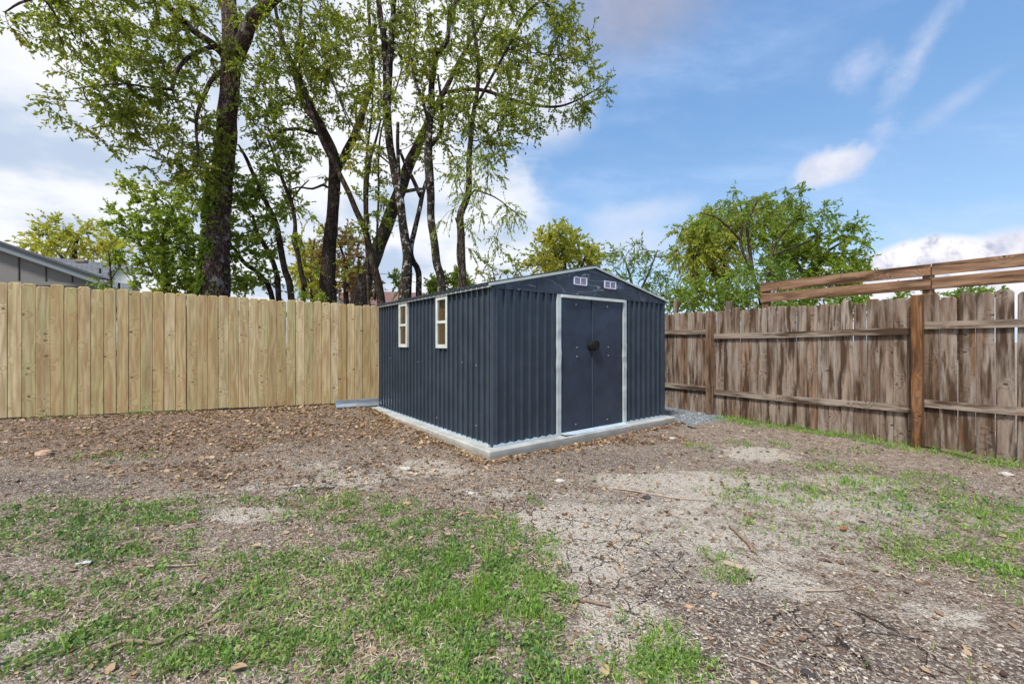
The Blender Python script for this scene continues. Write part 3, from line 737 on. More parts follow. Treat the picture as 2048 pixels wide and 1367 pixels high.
RN = np.array([-RD[1], RD[0]])       # towards the yard (left)
oldf = thing('weathered_fence', (*(RP+RD*3.2), 0), 'weathered grey-brown wooden fence with rails and posts facing the yard on the right', 'fence')
mb = MB(); a = -1.6
P1, P2 = 3.52, .80               # post places along the fence
while a < 7.0:
    w = rf.normal(.139, .002); gap = abs(rf.normal(.002, .002))+(.006 if a < .75 else (.003 if a > 1.6 and rf.random() < .15 else 0))
    p = RP+RD*(a+w/2)
    picket(mb, p, RD, RN, w, rf.normal(-.015, .01), 1.822+rf.normal(0, .018), rng=rf, lean=rf.normal(0, .0025), ear=.032); a += w+gap
mb.build('board_panel', M['old'], oldf)
def rrail(a0, a1, z0, z1):
    mb = MB(); n = 14; V = []; U = []; off = rf.random(2)*40
    for k in range(n+1):
        u = k/n; a = a0+(a1-a0)*u; z = z0+(z1-z0)*u+.004*math.sin(u*7+a0)
        for (d, h) in ((.004, -.044), (.040, -.044), (.042, .044), (.004, .044)):
            p = RP+RD*a+RN*d; V.append((p[0], p[1], z+h)); U.append((off[0]+h+d, off[1]+a))
    mb.add(V, [(k*4+q, k*4+(q+1) % 4, k*4+4+(q+1) % 4, k*4+4+q) for k in range(n) for q in range(4)]+[(0,1,2,3), tuple(n*4+q for q in (3,2,1,0))], U)
    mb.build('rail', M['old'], oldf)
for (a0, a1, z0, z1) in ((-1.6, P2-.055, 1.465, 1.475), (-1.6, P2-.055, .53, .53), (P2+.05, P1-.055, 1.405, 1.365), (P2+.05, P1-.055, .435, .39), (P1+.055, 6.9, 1.455, 1.455), (P1+.055, 6.9, .435, .43)):
    rrail(a0, a1, z0, z1)
for (a, h, hw, mm) in ((P2, 1.84, .050, 'post'), (P1, 1.815, .048, 'post_grey'), (6.1, 1.81, .046, 'post_grey'), (-1.5, 1.82, .046, 'post_grey')):
    mb = MB(); c = RP+RD*a+RN*(.048+hw*.6); mb.box((c[0], c[1], h/2-.12), (RD[0], RD[1], 0), (RN[0], RN[1], 0), (0,0,1), hw, hw, h/2+.12, 2, .004)
    o = mb.build('post', M[mm], oldf)
    if mm == 'post': o['label'] = 'orange-brown square post, freshest wood of the old fence'
# raised two-board screen on the far side of the old fence
scr = thing('raised_rail_screen', (*(RP+RD*1-RN*.12), 0), 'two long brown boards raised on short posts above the weathered fence at the right', 'rail screen')
def sboard(a0, a1, z0, z1, jit):
    mb = MB(); c = RP+RD*(a0+a1)/2-RN*(.06+jit); mb.box((c[0], c[1], (z0+z1)/2), (RD[0], RD[1], 0), (RN[0], RN[1], 0), (0,0,1), (a1-a0)/2, .013, (z1-z0)/2, 0, .003); mb.build('board', M['screenwood'], scr)
sboard(-1.6, .70, CZ+.812, CZ+.952, 0); sboard(.712, 2.72, CZ+.81, CZ+.951, 0)
sboard(-1.6, .70, CZ+.640, CZ+.780, 0); sboard(.712, 2.72, CZ+.640, CZ+.778, 0)
for a, top in ((.745, .953), (2.66, .93), (-1.45, .95)):
    mb = MB(); c = RP+RD*a-RN*(.074+.046); mb.box((c[0], c[1], (CZ+top-.03)/2), (RD[0], RD[1], 0), (RN[0], RN[1], 0), (0,0,1), .046, .045, (CZ+top-.03)/2, 2, .003); mb.build('post', M['screenwood'], scr)
for (px, py, Yd, h_) in ((1352, 600, 8.6, .05), (1458, 603, 7.7, .06)):
    p = W(px, py, Yd); mb = MB(); mb.box((p[0], p[1], p[2]/2), (RD[0], RD[1], 0), (RN[0], RN[1], 0), (0,0,1), h_/2+.01, h_/2+.01, p[2]/2, 2, .004)
    props(mb.build('wooden_stake', M['old']), 'dark narrow post poking up behind the fence beside the shed' if px < 1400 else 'pale grey post top poking up behind the old fence, left of the raised boards', 'post')

# loose plank by the old fence
def plank(name, p0, p1, w, th, m_, label, z=.02, cat='plank', tilt=0):
    p0 = np.array(p0); p1 = np.array(p1); d = p1-p0; L = np.linalg.norm(d); d /= L; n = np.array([-d[1], d[0]]); c = (p0+p1)/2
    zc = float(H(*c))+z; mb = MB(); mb.box((c[0], c[1], zc), (d[0], d[1], (H(*p1)-H(*p0))/L), (n[0], n[1], tilt), (-n[0]*tilt, -n[1]*tilt, 1), L/2, w/2, th/2, 0, min(.003, th*.2)); return props(mb.build(name, m_), label, cat)
plank('loose_plank', GP(1885, 898), GP(1985, 921), .13, .018, M['old'], 'weathered plank lying flat on the soil at the foot of the old fence', .02, tilt=.15)
plank('wood_offcut', GP(1448, 1125), GP(1486, 1137), .035, .012, M['palewood'], 'short pale wooden offcut on bare soil beside a grass tuft', .012, cat='offcut')
plank('wood_block', S2(3.30, .12), S2(3.34, .36), .06, .05, M['cardboard'], 'small tan wooden block on the slab corner behind the shed', .125, cat='block')

# curved galvanised gutter section lying by the slab
mb = MB(); pa = W(672, 800, 7.36); pb = W(800, 789, 8.05); pa[2] = H(pa[0], pa[1])+.01; pb[2] = H(pb[0], pb[1])+.012
d = pb-pa; d[2] = 0; L = np.linalg.norm(d); d /= L; n = np.array([d[1], -d[0], 0]); V = []; cs = [(.085, .012), (.083, .0), (.05, -.002), (.0, .012), (-.03, .05), (-.042, .10), (-.04, .115), (-.05, .118)]
kk = 10
for th in (0, -.003):
    for k in range(kk+1):
        for (a_, z_) in cs: V.append(pa+(pb-pa)*k/kk+n*a_+np.array([0,0,z_+.012+th]))
m_ = len(cs); tot = (kk+1)*m_
Fc = [(k*m_+j, k*m_+j+1, (k+1)*m_+j+1, (k+1)*m_+j) for k in range(kk) for j in range(m_-1)]
Fc += [tuple(i_+tot for i_ in f[::-1]) for f in Fc]
mb.add(V, Fc)
props(mb.build('gutter_section', M['galv']), 'shiny galvanised steel gutter piece lying between the pine fence and the slab', 'gutter')

# ================================================================== HOUSES BEHIND
hx0, hz0 = W(-260, 376, 11)[0], 0
hs = thing('neighbour_house', (W(60, 600, 11)[0], 11, 0), 'taupe panelled house gable with pale fascia and grey roof behind the pine fence', 'house')
HD = np.array([.97, .243, 0]); HNn = np.array([.243, -.97, 0])
A = W(195, 560, 11.0)      # right end of the gable slope (underside)
def hp(a, z, o=0): return np.array([A[0], A[1], 0])-HD*a+HNn*o+np.array([0,0,z])
zE = A[2]; 
B = W(0, 480, 11.0); 
# distance along HD to photo x=0
aB = 2.62; sl = (B[2]*1.0-zE)/aB*0.965
mb = MB(); mb.add([hp(0, -.1), hp(9, -.1), hp(9, 2.72), hp(0, 2.72)], [(0,1,2,3)]); 
mb.build('lower_wall', M['siding_low'], hs)
mb = MB(); mb.add([hp(-.02, 2.72, .02), hp(9, 2.72, .02), hp(9, zE+sl*4.5, .02), hp(4.5, zE+sl*4.5, .02), hp(-.02, zE-.03, .02)], [(0,1,2,3,4)]); mb.build('gable_wall', M['siding'], hs)
mb = MB(); mb.box(hp(4.5, 2.74, .04), HD, HNn, (0,0,1), 4.5, .02, .045, 0); mb.build('band_board', M['siding'], hs)
mb = MB()
for k in range(12):
    a = .52+k*.545; top = zE+sl*min(a, 4.5)-.03
    mb.box(hp(a, (2.79+top)/2, .03), HD, HNn, (0,0,1), .010, .012, max((top-2.79)/2, .02))
mb.box(hp(4.5, 2.69, .035), HD, HNn, (0,0,1), 4.5, .012, .008, 0)
mb.build('panel_joints', M['batten'], hs)
sv = HD*-1*1.0+np.array([0,0,sl]); Ls = np.linalg.norm(sv); upv = np.cross(sv/Ls, HNn); upv = upv if upv[2] > 0 else -upv
mb = MB(); mb.box(hp(2.2, zE+sl*2.2+.0, .20), sv, HNn, upv, 2.35*Ls, .02, .075, 0); mb.build('fascia', M['fascia'], hs)
mb = MB(); mb.box(hp(2.2, zE+sl*2.2+.090, .0), sv, HNn, upv, 2.40*Ls, .26, .018, 0); mb.build('roof', M['dark'], hs)
# rear roof slope with vent, pipe and open gable end
rr = MB(); q = [W(92, 514, 14), W(262, 531, 14.4), W(268, 640, 12.2), W(60, 620, 12.2)]
L1 = np.linalg.norm(q[1]-q[0]); L2 = np.linalg.norm(q[2]-q[1])
rr.add(q+[p-np.array([0,0,.08]) for p in q], [(0,3,2,1), (4,5,6,7), (0,1,5,4), (1,2,6,5)], [(0,0),(L1,0),(L1,L2),(0,L2)]*2); rr.build('rear_roof', M['shingle_grey'], hs)
rr = MB(); q2 = [W(262, 531, 14.4), W(268, 640, 12.2), W(278, 640, 14.4)]; 
rr.add([W(262,533,14.38), W(266,640,12.2), W(286,640,16.6)], [(0,1,2)]); rr.build('rear_gable', simple('dark_brown_siding', (.055,.04,.03), .8), hs)
rr = MB(); rr.tube([W(263, 531, 14.4), W(276, 585, 15.8), W(282, 610, 16.3)], [.05,.05,.05], 4); rr.build('rear_rake_board', M['dish'], hs)
v = MB(); p = W(163, 523, 13.3); v.box(p, (1,.2,0), (-.2,1,0), (0,0,1), .145, .08, .05, 0, .02); v.build('roof_vent', simple('brown_vent_metal', (.23,.17,.13), .6), hs)
v = MB(); p = W(200, 541, 13.1); v.tube([p-np.array([0,0,.1]), p+np.array([0,0,.06])], [.028,.028], 8); v.build('vent_pipe', M['dark'], hs)
# satellite dish standing among saplings
dish = thing('satellite_dish', W(238, 600, 10.5)*[1,1,0], 'tilted dull white dish by the dark corner of the house behind the pine fence', 'satellite dish')
mb = MB(); c = W(241, 555, 10.4); ax = np.array([.55,-.35,.6]); ax /= np.linalg.norm(ax); uu = np.cross(ax, (0,1,0)); uu /= np.linalg.norm(uu); vv = np.cross(ax, uu)
V = [c-ax*.07]; Fc = []
for r, dd in ((.09,-.06), (.18,-.025), (.24,.02)):
    for k in range(20): a_ = k/20*2*PI; V.append(c+ax*dd+r*(math.cos(a_)*uu+math.sin(a_)*vv))
Fc += [(0, 1+k, 1+(k+1) % 20) for k in range(20)]
for rg in range(2): Fc += [(1+rg*20+k, 21+rg*20+k, 21+rg*20+(k+1) % 20, 1+rg*20+(k+1) % 20) for k in range(20)]
mb.add(V, Fc); mb.build('reflector', M['dish'], dish, smooth=True)
mb = MB(); mb.tube([c-ax*.07, c-ax*.16-np.array([0,0,.1]), c-ax*.16-np.array([0,0,1.6]), (c-ax*.16)*[1,1,0]], [.02,.025,.03,.03], 8); mb.tube([c-ax*.05-vv*.2, c+ax*.22], [.01,.01], 6); mb.build('mast', M['dark'], dish)
# far house with red-brown roof
fh = thing('far_house', (*W(740, 600, 19)[:2], 0), 'low house with red-brown shingle roof beyond the fence between the leaning trunks', 'house')
q = [W(670, 597, 19), W(701, 615, 17), W(860, 615, 17), W(840, 588, 21), W(690, 582, 21)]
r1 = MB(); r1.add([W(671,596,19), W(712,622,17.0), W(880,622,17.0), W(850,586,21), W(690,581,21)], [(0,1,2,3,4)], [(0,0),(3,-1),(7,-1),(7,4),(1,4)]); r1.build('roof', M['shingle_red'], fh)
r1 = MB(); r1.tube([W(655,592,19.6), W(670,598,18.9), W(713,624,16.9)], [.05,.06,.06], 4); r1.build('fascia', simple('beige_fascia', (.5,.45,.36), .7), fh)
r1 = MB(); r1.add([W(655,594,19.6), W(713,626,16.9), W(713,626,16.9)*[1,1,0], W(655,594,19.6)*[1,1,0]], [(0,1,2,3)]); r1.build('wall', simple('beige_wall', (.38,.34,.27), .8), fh)
r1 = MB(); r1.add([W(645,612,19.6), W(625,612,17.8), W(640,597,18.5), W(668,583,19.5)], [(0,1,2,3)], [(0,0),(1,0),(1,1),(0,1)]); r1.build('low_roof', M['dark'], fh)

# ================================================================== TREES
def catmull(P, step):
    P = np.asarray(P, float); Q = np.vstack([2*P[0]-P[1], P, 2*P[-1]-P[-2]]); out = []
    for k in range(1, len(Q)-2):
        a, b, c, d = Q[k-1], Q[k], Q[k+1], Q[k+2]; L = np.linalg.norm((c-b)[:3]); n = max(2, int(L/step))
        t = (np.arange(n)/n)[:, None]
        out.append(.5*((2*b)+(-a+c)*t+(2*a-5*b+4*c-d)*t**2+(-a+3*b-3*c+d)*t**3))
    out.append(Q[-2][None]); return np.vstack(out)
def leaf_cloud(rng, base, dirn, L, Wd, spread=.9, droop=.35):
    n = len(base)
    d = dirn+rng.normal(0, spread, (n, 3)); d[:, 2] -= droop; d /= np.linalg.norm(d, axis=1)[:, None]+1e-9
    r = rng.normal(0, 1, (n, 3)); r[:, 2] *= .6; s = np.cross(d, r); s /= np.linalg.norm(s, axis=1)[:, None]+1e-9
    nn = np.cross(d, s); sc = rng.uniform(.65, 1.25, n)[:, None]; l = L*sc; w = Wd*sc
    V = np.stack([base, base+d*l*.42+s*w*.5+nn*w*.12, base+d*l-nn*w*.15, base+d*l*.42-s*w*.5+nn*w*.12], 1)
    return V.reshape(-1, 3), np.arange(4*n).reshape(-1, 4)

def tree(name, label, cat, trunks, blobs_, bk, lf, seed, dens=1.0, leafL=.070, leafW=.036, twigs=6, per=12, tl=.32, tsides=14, droop=.18, bf=.25, minz=2.0, group=None, pinnate=0, clump=.45, tips=.004, rexp=.45):
    """trunks: list of [(px,py,Y,r)...]; blobs_: (px,py,Y,rx,ry,rdepth,dens)"""
    rng = np.random.default_rng(seed); twigs += 1; per += 2
    trunks = [[(a, b, c, r*.92) for a, b, c, r in tr] for tr in trunks]; tb = MB(); bb = MB(); stems = []; AllP = []; nodes = []; par = []; plen = []; tdir = []
    base = None
    for tr in trunks:
        pts = np.array([[*W(a, b, c), r] for a, b, c, r in tr])
        g = catmull(pts, .10); P = g[:, :3].copy(); R = np.maximum(g[:, 3], .006)
        wob = rng.normal(0, 1, (len(P), 3))
        for _ in range(3): wob = (wob+np.roll(wob, 1, 0)+np.roll(wob, -1, 0))/3
        P[1:-1] += wob[1:-1]*np.minimum(R[1:-1, None]*.22, .02)
        if base is None: base = P[0].copy(); base[2] = float(H(base[0], base[1]))
        ph = rng.random()*9
        rough = (lambda PP, aa, ph=ph, R=R: 1+.13*(fbm(np.cos(aa)[None, :]*2.2+ph+PP[:, 2:3]*.25, np.sin(aa)[None, :]*2.2+PP[:, 2:3]*1.6+ph, 3, 3)-.5)*2) 
        mx = R.max(); own = tr is not trunks[0] and tr[0][1] >= 598; ob = MB() if own else (tb if tr is trunks[0] or mx > .055 else bb)
        if own: stems.append(ob)
        ob.tube(P, R, tsides if mx > .05 else 7, rough=rough if mx > .05 else None)
        k0 = len(nodes)
        for k in range(0, len(P), 2):
            if P[k][2] < minz: continue
            nodes.append(P[k]); par.append(-1); plen.append((P[k][2]-minz)*.15); tdir.append(g[min(k+1, len(P)-1), :3]-g[max(k-1, 0), :3])
    # attractors
    att = []; 
    for (px, py, Yd, rx, ry, rd, dn) in blobs_:
        n = max(2, int(PI*rx*ry/330*dn*dens*(Yd/10)**1.0*(.34/tl)*(2.0 if Yd > 11.5 else .78)))
        c = W(px, py, Yd); q = rng.normal(0, 1, (n, 3)); q /= np.linalg.norm(q, axis=1)[:, None]; q *= (rng.random(n)**.42)[:, None]
        att.append(c+q*np.array([rx/F*Yd, rd, ry/F*Yd]))
    A = np.vstack(att); A = A[A[:, 2] > .4]; nA = len(A)
    cap = 60000; NP = np.zeros((cap, 3)); nN = len(nodes); NP[:nN] = np.array(nodes)
    PL = np.zeros(cap); PL[:nN] = plen; TD = np.zeros((cap, 3)); TD[:nN] = np.array(tdir)
    PR = np.full(cap, -1); cnt = np.zeros(cap)
    D = np.linalg.norm(A[:, None]-NP[None, :nN], axis=2)+bf*PL[None, :nN]
    best = D.min(1); arg = D.argmin(1); alive = np.ones(nA, bool); chains = []; endd = np.zeros((nA, 3))
    for _ in range(nA):
        ii = np.where(alive)[0]; i_ = ii[best[ii].argmin()]; j = arg[i_]; p = NP[j]; a = A[i_]; v = a-p; L = np.linalg.norm(v)+1e-6
        td = TD[j]/(np.linalg.norm(TD[j])+1e-9); c1 = p+(td*.45+v/L*.55+np.array([0,0,.12]))*L*.42
        n = max(2, int(math.ceil(L/.11))); t = (np.arange(1, n+1)/n)[:, None]
        Q = (1-t)**2*p+2*t*(1-t)*c1+t*t*a
        if n > 2: Q[:-1] += rng.normal(0, .012+.012*min(L, 1.5), (n-1, 3))
        idx = np.arange(nN, nN+n); NP[idx] = Q; PR[idx] = np.concatenate([[j], idx[:-1]])
        PL[idx] = PL[j]+L*t[:, 0]; TD[idx] = np.gradient(np.vstack([p, Q]), axis=0)[1:]
        cnt[idx[-1]] += 1; chains.append(np.concatenate([[j], idx])); nN += n; alive[i_] = False; endd[i_] = TD[idx[-1]]
        kk_ = np.where(alive)[0]
        if len(kk_):
            dd = np.linalg.norm(A[kk_][:, None]-NP[idx][None], axis=2)+bf*PL[idx][None]; mn = dd.min(1); am = dd.argmin(1)
            up = mn < best[kk_]; best[kk_[up]] = mn[up]; arg[kk_[up]] = idx[am[up]]
        if nN > cap-400: break
    for k in range(nN-1, -1, -1):
        if PR[k] >= 0: cnt[PR[k]] += cnt[k]
    rad = tips*np.maximum(cnt, 1)**rexp
    for ch in chains:
        R = rad[ch].copy(); R[0] = min(R[0], R[1]*1.15); bb.tube(NP[ch], R, 5 if R.max() > .012 else 4, cap=False)
    # twigs and leaves
    nt = nA*twigs; src = np.repeat(np.arange(nA), twigs)
    ed = endd[src]/(np.linalg.norm(endd[src], axis=1)[:, None]+1e-9)
    td = ed*.6+rng.normal(0, .75, (nt, 3)); td[:, 2] -= droop*.4; td /= np.linalg.norm(td, axis=1)[:, None]
    ln = tl*rng.uniform(.5, 1.25, nt)
    p0 = A[src]; p1 = p0+td*ln[:, None]*.5+np.array([0,0,.02]); p2 = p0+td*ln[:, None]; p2[:, 2] -= ln*droop*.55
    # thin triangular twigs
    r_ = .0028*leafL/.085; sd = np.cross(td, (0,0,1.)); sd /= np.linalg.norm(sd, axis=1)[:, None]+1e-9; u2 = np.cross(td, sd)
    rings = [p+r_*k_*(math.cos(a_)*sd+math.sin(a_)*u2) for p, k_ in ((p0, 1.2), (p1, 1.0), (p2, .4)) for a_ in (0, 2.09, 4.19)]
    V = np.stack(rings, 1).reshape(-1, 3); b0 = (np.arange(nt)*9)[:, None]
    q = np.concatenate([b0+np.array([[a_, (a_+1) % 3, 3+(a_+1) % 3, 3+a_]]) for a_ in range(3)]+[b0+3+np.array([[a_, (a_+1) % 3, 3+(a_+1) % 3, 3+a_]]) for a_ in range(3)])
    bb.quads(V, q)
    ls = np.repeat(np.arange(nt), per); f = np.tile((np.arange(per)+.7)/per, nt)+rng.normal(0, .04, nt*per); f = np.clip(f, 0, 1.05)[:, None]
    LB = (1-f)**2*p0[ls]+2*f*(1-f)*p1[ls]+f*f*p2[ls]
    LV, LQ = leaf_cloud(rng, LB, td[ls]*(1.0 if not pinnate else .8), leafL, leafW, .65 if not pinnate else .5, droop)
    crn = np.clip(.5+rng.normal(0, .16, nA), 0, 1)
    hz = fbm(A[:, 0]*.8+seed, A[:, 2]*.8, seed)           # patches of differently coloured foliage
    crn = np.clip(crn*.6+(hz-.5)*1.3+.2, 0, 1)
    rnd = np.clip(clump*crn[src[ls]]+(1-clump)*rng.random(len(ls)), 0, 1)
    root = thing(name, base, label, cat, group)
    lm = MB(); lm.quads(LV, LQ)
    tb.build('trunk', M[bk], root, smooth=True)
    for ob in stems: ob.build('trunk', M[bk], root, smooth=True)
    bb.build('branches', M[bk], root, smooth=True)
    lm.build('crown', M[lf], root, attrs={'rnd': np.repeat(rnd, 4)})
    return len(LB)

NL = 0
# 1 big furrowed trunk
NL += tree('large_tree', 'tallest thick furrowed trunk behind the pine fence, leafy branches spreading to the left edge', 'tree',
  [[(428,840,9.4,.32),(431,600,9.3,.285),(437,450,9.3,.25),(450,300,9.2,.215),(462,150,9.1,.20),(465,95,9.1,.205),(458,0,9.2,.15),(452,-90,9.4,.12),(440,-220,9.8,.06)],
   [(468,125,9.1,.15),(485,85,8.9,.15),(505,40,8.7,.135),(545,5,8.4,.10),(600,-50,8.2,.08),(660,-160,8,.05)],
   [(452,115,9.1,.10),(430,92,8.9,.085),(385,62,8.6,.07),(345,20,8.2,.06),(300,-25,7.8,.05),(230,-90,7.4,.03)],
   [(448,112,9.2,.05),(425,96,8.9,.05),(385,110,8.5,.045),(355,140,8.3,.04),(345,175,8.2,.033),(350,195,8.2,.015)],
   [(440,145,9.2,.05),(422,165,9,.05),(402,205,8.7,.04),(392,250,8.5,.03),(397,320,8.3,.02)],
   [(345,180,8.2,.03),(300,175,7.9,.024),(240,168,7.5,.016),(150,178,7.2,.01)],
   [(300,-25,7.8,.04),(200,-30,7.2,.03),(60,0,6.6,.02),(10,25,6.4,.01)]],
  [(250,60,8,160,80,1.4,.75),(370,70,8.6,110,90,1.3,.7),(130,30,7.2,110,50,1,.6),(280,180,7.9,130,60,1.2,.75),(200,250,7.7,85,45,.9,.5),(350,260,8.4,90,80,1.1,.8),(170,185,7.2,70,18,.4,.45),
   (560,110,8.6,70,100,1.2,.5),(400,-120,9,320,90,2,.35),(60,70,6.6,50,22,.3,.45),(15,50,6.5,25,25,.3,.4),(420,330,8.7,60,60,.9,.8),(250,300,7.8,60,14,.4,.3),(330,330,8.5,60,40,.8,.5),(510,150,9.2,45,90,.8,.5)],
  'bark_big', 'leaf_mix', 1, dens=1.15, tsides=26)
# 2 forked trunk
NL += tree('forked_tree', 'dark trunk forking into a V above the fence, middle of the tree row', 'tree',
  [[(655,840,10,.26),(656,605,10,.205),(657,510,10,.165),(666,420,10,.145),(670,345,10,.15),(664,300,10,.12),(640,250,9.8,.095),(615,200,9.6,.075),(590,140,9.4,.055),(560,60,9.2,.04),(540,-60,9.2,.04)],
   [(670,350,10,.09),(690,310,10.1,.10),(712,265,10.2,.09),(732,200,10.4,.08),(745,150,10.6,.065),(740,60,10.8,.045),(730,-80,11,.04)],
   [(630,240,9.7,.06),(610,215,9.8,.06),(590,150,10,.05),(600,60,10.1,.04),(605,-50,10.2,.03)],
   [(635,268,9.7,.045),(600,258,9.3,.04),(565,262,9,.03),(535,275,8.8,.02)],
   [(655,375,10,.03),(645,370,9.8,.03),(625,378,9.6,.026),(595,375,9.4,.02),(572,385,9.3,.012)]],
  [(600,90,9.4,70,100,1.2,.6),(690,90,10.4,80,90,1.2,.55),(570,280,9,60,50,.9,.6),(600,200,9.6,50,60,1,.6),(650,180,10,60,60,1,.4),(640,-80,10,130,70,1.6,.4),(700,220,10.3,40,50,.8,.35),(580,330,9.4,40,30,.6,.4),(530,230,9,40,60,.8,.6)],
  'bark_dark', 'leaf_mix', 2, dens=1.3, tsides=20)
# 3 leaning trunk
NL += tree('leaning_tree', 'thick brown trunk leaning strongly to the right, crossed by a thin dark stem', 'tree',
  [[(695,840,10.6,.27),(718,606,10.5,.225),(752,505,10.5,.175),(786,418,10.4,.165),(818,330,10.3,.135),(850,262,10.2,.10),(885,190,10.2,.07),(925,110,10.2,.05),(970,30,10.2,.035),(1000,-60,10.2,.04)],
   [(800,385,10.4,.05),(830,380,10.2,.045),(845,378,10.1,.03)],
   [(890,185,10.2,.05),(960,180,10,.045),(1040,205,9.8,.04),(1110,214,9.6,.03),(1160,198,9.5,.02),(1215,165,9.4,.01)]],
  [(930,80,10.2,70,80,1.1,.6),(1000,40,10.2,80,60,1.1,.6),(1120,205,9.6,70,30,.6,.6),(1180,180,9.5,45,35,.5,.55),(1040,170,9.8,70,50,.9,.75),(1150,215,9.5,60,25,.4,.5),(1210,172,9.3,24,22,.3,.7),(940,-80,10.2,120,70,1.4,.4)],
  'bark_grey', 'leaf_mix', 3, tsides=20)
# 4 thin stem crossing in front
NL += tree('crossing_stem', 'thin dark stem slanting up leftwards across the leaning trunk', 'tree',
  [[(772,840,9.4,.10),(764,610,9.4,.095),(747,530,9.3,.085),(731,468,9.3,.075),(700,392,9.2,.065),(672,335,9.1,.06),(650,295,9,.055),(628,240,8.9,.045),(600,150,8.9,.035),(610,70,8.9,.02)],
   [(733,470,9.3,.05),(733,400,9.4,.045),(738,330,9.4,.04),(752,280,9.4,.03),(762,240,9.5,.02)]],
  [(720,330,9.3,40,70,.7,.35),(745,440,9.3,35,60,.6,.35),(620,120,8.9,40,60,.7,.4),(745,250,9.4,30,50,.6,.4)],
  'bark_dark', 'leaf_mix', 4, dens=.8, leafL=.075)
# 5 lichen twin
NL += tree('lichen_tree', 'tall slim trunk blotched with pale lichen, directly left of the shed roof windows', 'tree',
  [[(808,840,9.2,.17),(811,600,9.2,.15),(815,530,9.2,.12),(803,435,9.1,.10),(793,365,9.1,.095),(779,275,9,.09),(773,190,9,.09),(769,90,9,.08),(757,0,9,.06),(750,-90,9,.045)],
   [(775,205,9,.06),(780,140,8.9,.07),(784,60,8.8,.06),(790,0,8.7,.05),(815,-70,8.6,.03)],
   [(799,410,9.1,.035),(797,330,9,.04),(795,280,9,.04),(796,245,9,.035)],
   [(838,600,9.4,.075),(836,545,9.4,.07),(824,520,9.4,.065),(823,492,9.4,.06),(838,424,9.4,.055),(846,385,9.4,.05),(853,362,9.4,.04)],
   [(842,395,9.4,.05),(832,372,9.3,.05),(812,330,9.2,.045),(800,300,9.2,.03)]],
  [(760,60,9,50,80,.9,.5),(800,60,8.8,40,80,.8,.5),(770,200,9,60,70,.9,.35),(750,350,9,45,60,.7,.3),(780,-90,8.9,100,60,1.2,.4),(830,300,9.2,40,60,.7,.3),(715,520,9.1,30,40,.4,.12)],
  'bark_lichen', 'leaf_mix', 5, dens=1.25)
# 7 slim trunk
NL += tree('slim_tree', 'slim straight trunk rising behind the shed eave, bright lichen near its base', 'tree',
  [[(890,840,8.9,.115),(884,590,8.9,.10),(874,522,8.9,.092),(863,431,8.9,.085),(860,354,8.8,.10),(857,290,8.8,.09),(863,204,8.8,.075),(862,172,8.8,.07),(872,118,8.7,.06),(895,80,8.6,.05),(900,27,8.6,.045),(925,-10,8.6,.035),(960,-70,8.6,.02)],
   [(858,250,8.8,.035),(845,200,8.7,.035),(825,140,8.6,.03),(832,60,8.6,.02),(828,0,8.6,.015)],
   [(862,290,8.8,.05),(880,270,8.8,.045),(884,220,8.8,.035),(876,150,8.9,.025)]],
  [(900,60,8.6,60,70,.9,.65),(850,130,8.7,50,70,.8,.6),(880,220,8.8,55,60,.8,.7),(890,320,8.8,35,50,.5,.3),(920,-70,8.6,90,60,1,.4)],
  'bark_lichen', 'leaf_mix', 7, dens=1.2)
# 8 right-most trunk of the row
NL += tree('outer_tree', 'right-most trunk of the row with drooping fresh green sprays over the shed roof', 'tree',
  [[(926,840,8.7,.10),(924,580,8.7,.095),(922,476,8.7,.085),(920,431,8.7,.08),(936,390,8.7,.07),(939,318,8.7,.062),(943,263,8.7,.055),(949,218,8.7,.05),(958,130,8.7,.045),(945,30,8.7,.035),(950,-70,8.7,.02)],
   [(949,218,8.7,.035),(985,150,8.4,.03),(1030,70,8.2,.03),(1060,20,8.1,.025),(1120,-20,8,.015)],
   [(922,470,8.7,.03),(911,436,8.7,.02)]],
  [(1000,100,8.3,70,70,.9,.8),(1080,60,8.1,80,60,.9,.8),(1140,80,8,50,50,.7,.6),(1030,220,8.3,60,60,.8,.9),(960,240,8.5,50,50,.7,.9),(1120,130,8,70,40,.7,.5),(1000,290,8.4,50,40,.6,.8),(1050,-60,8.1,120,60,1.2,.5),(940,180,8.6,40,60,.6,.6),(1180,90,7.9,20,45,.3,.3)],
  'bark_grey', 'leaf_mix', 8, dens=1.0)
NL += tree('thin_stem_tree', 'bundle of very thin grey stems weaving up between the forked trunk and the lichen trunk', 'tree',
  [[(742,700,9.7,.04),(736,560,9.7,.038),(729,400,9.7,.034),(735,300,9.7,.03),(745,200,9.6,.024),(740,60,9.5,.015),(735,-30,9.5,.01)],
   [(750,600,9.6,.03),(754,480,9.6,.028),(757,390,9.6,.026),(761,270,9.6,.022),(800,150,9.5,.018),(832,0,9.4,.012)],
   [(800,345,9.1,.02),(770,320,9.1,.02),(720,275,9.1,.018),(680,200,9.0,.016),(640,110,9,.014),(600,40,9,.01)],
   [(700,255,9.2,.016),(665,160,9.2,.014),(640,60,9.2,.012),(645,-20,9.2,.01)]],
  [(735,330,9.6,45,60,.7,.4),(700,150,9.2,60,80,.8,.4),(745,230,9.6,40,60,.6,.4),(820,60,9.4,40,60,.6,.5),(650,40,9.1,60,60,.7,.5),(725,460,9.6,40,45,.5,.35)],
  'bark_grey', 'leaf_mix', 28, dens=.9, leafL=.07)
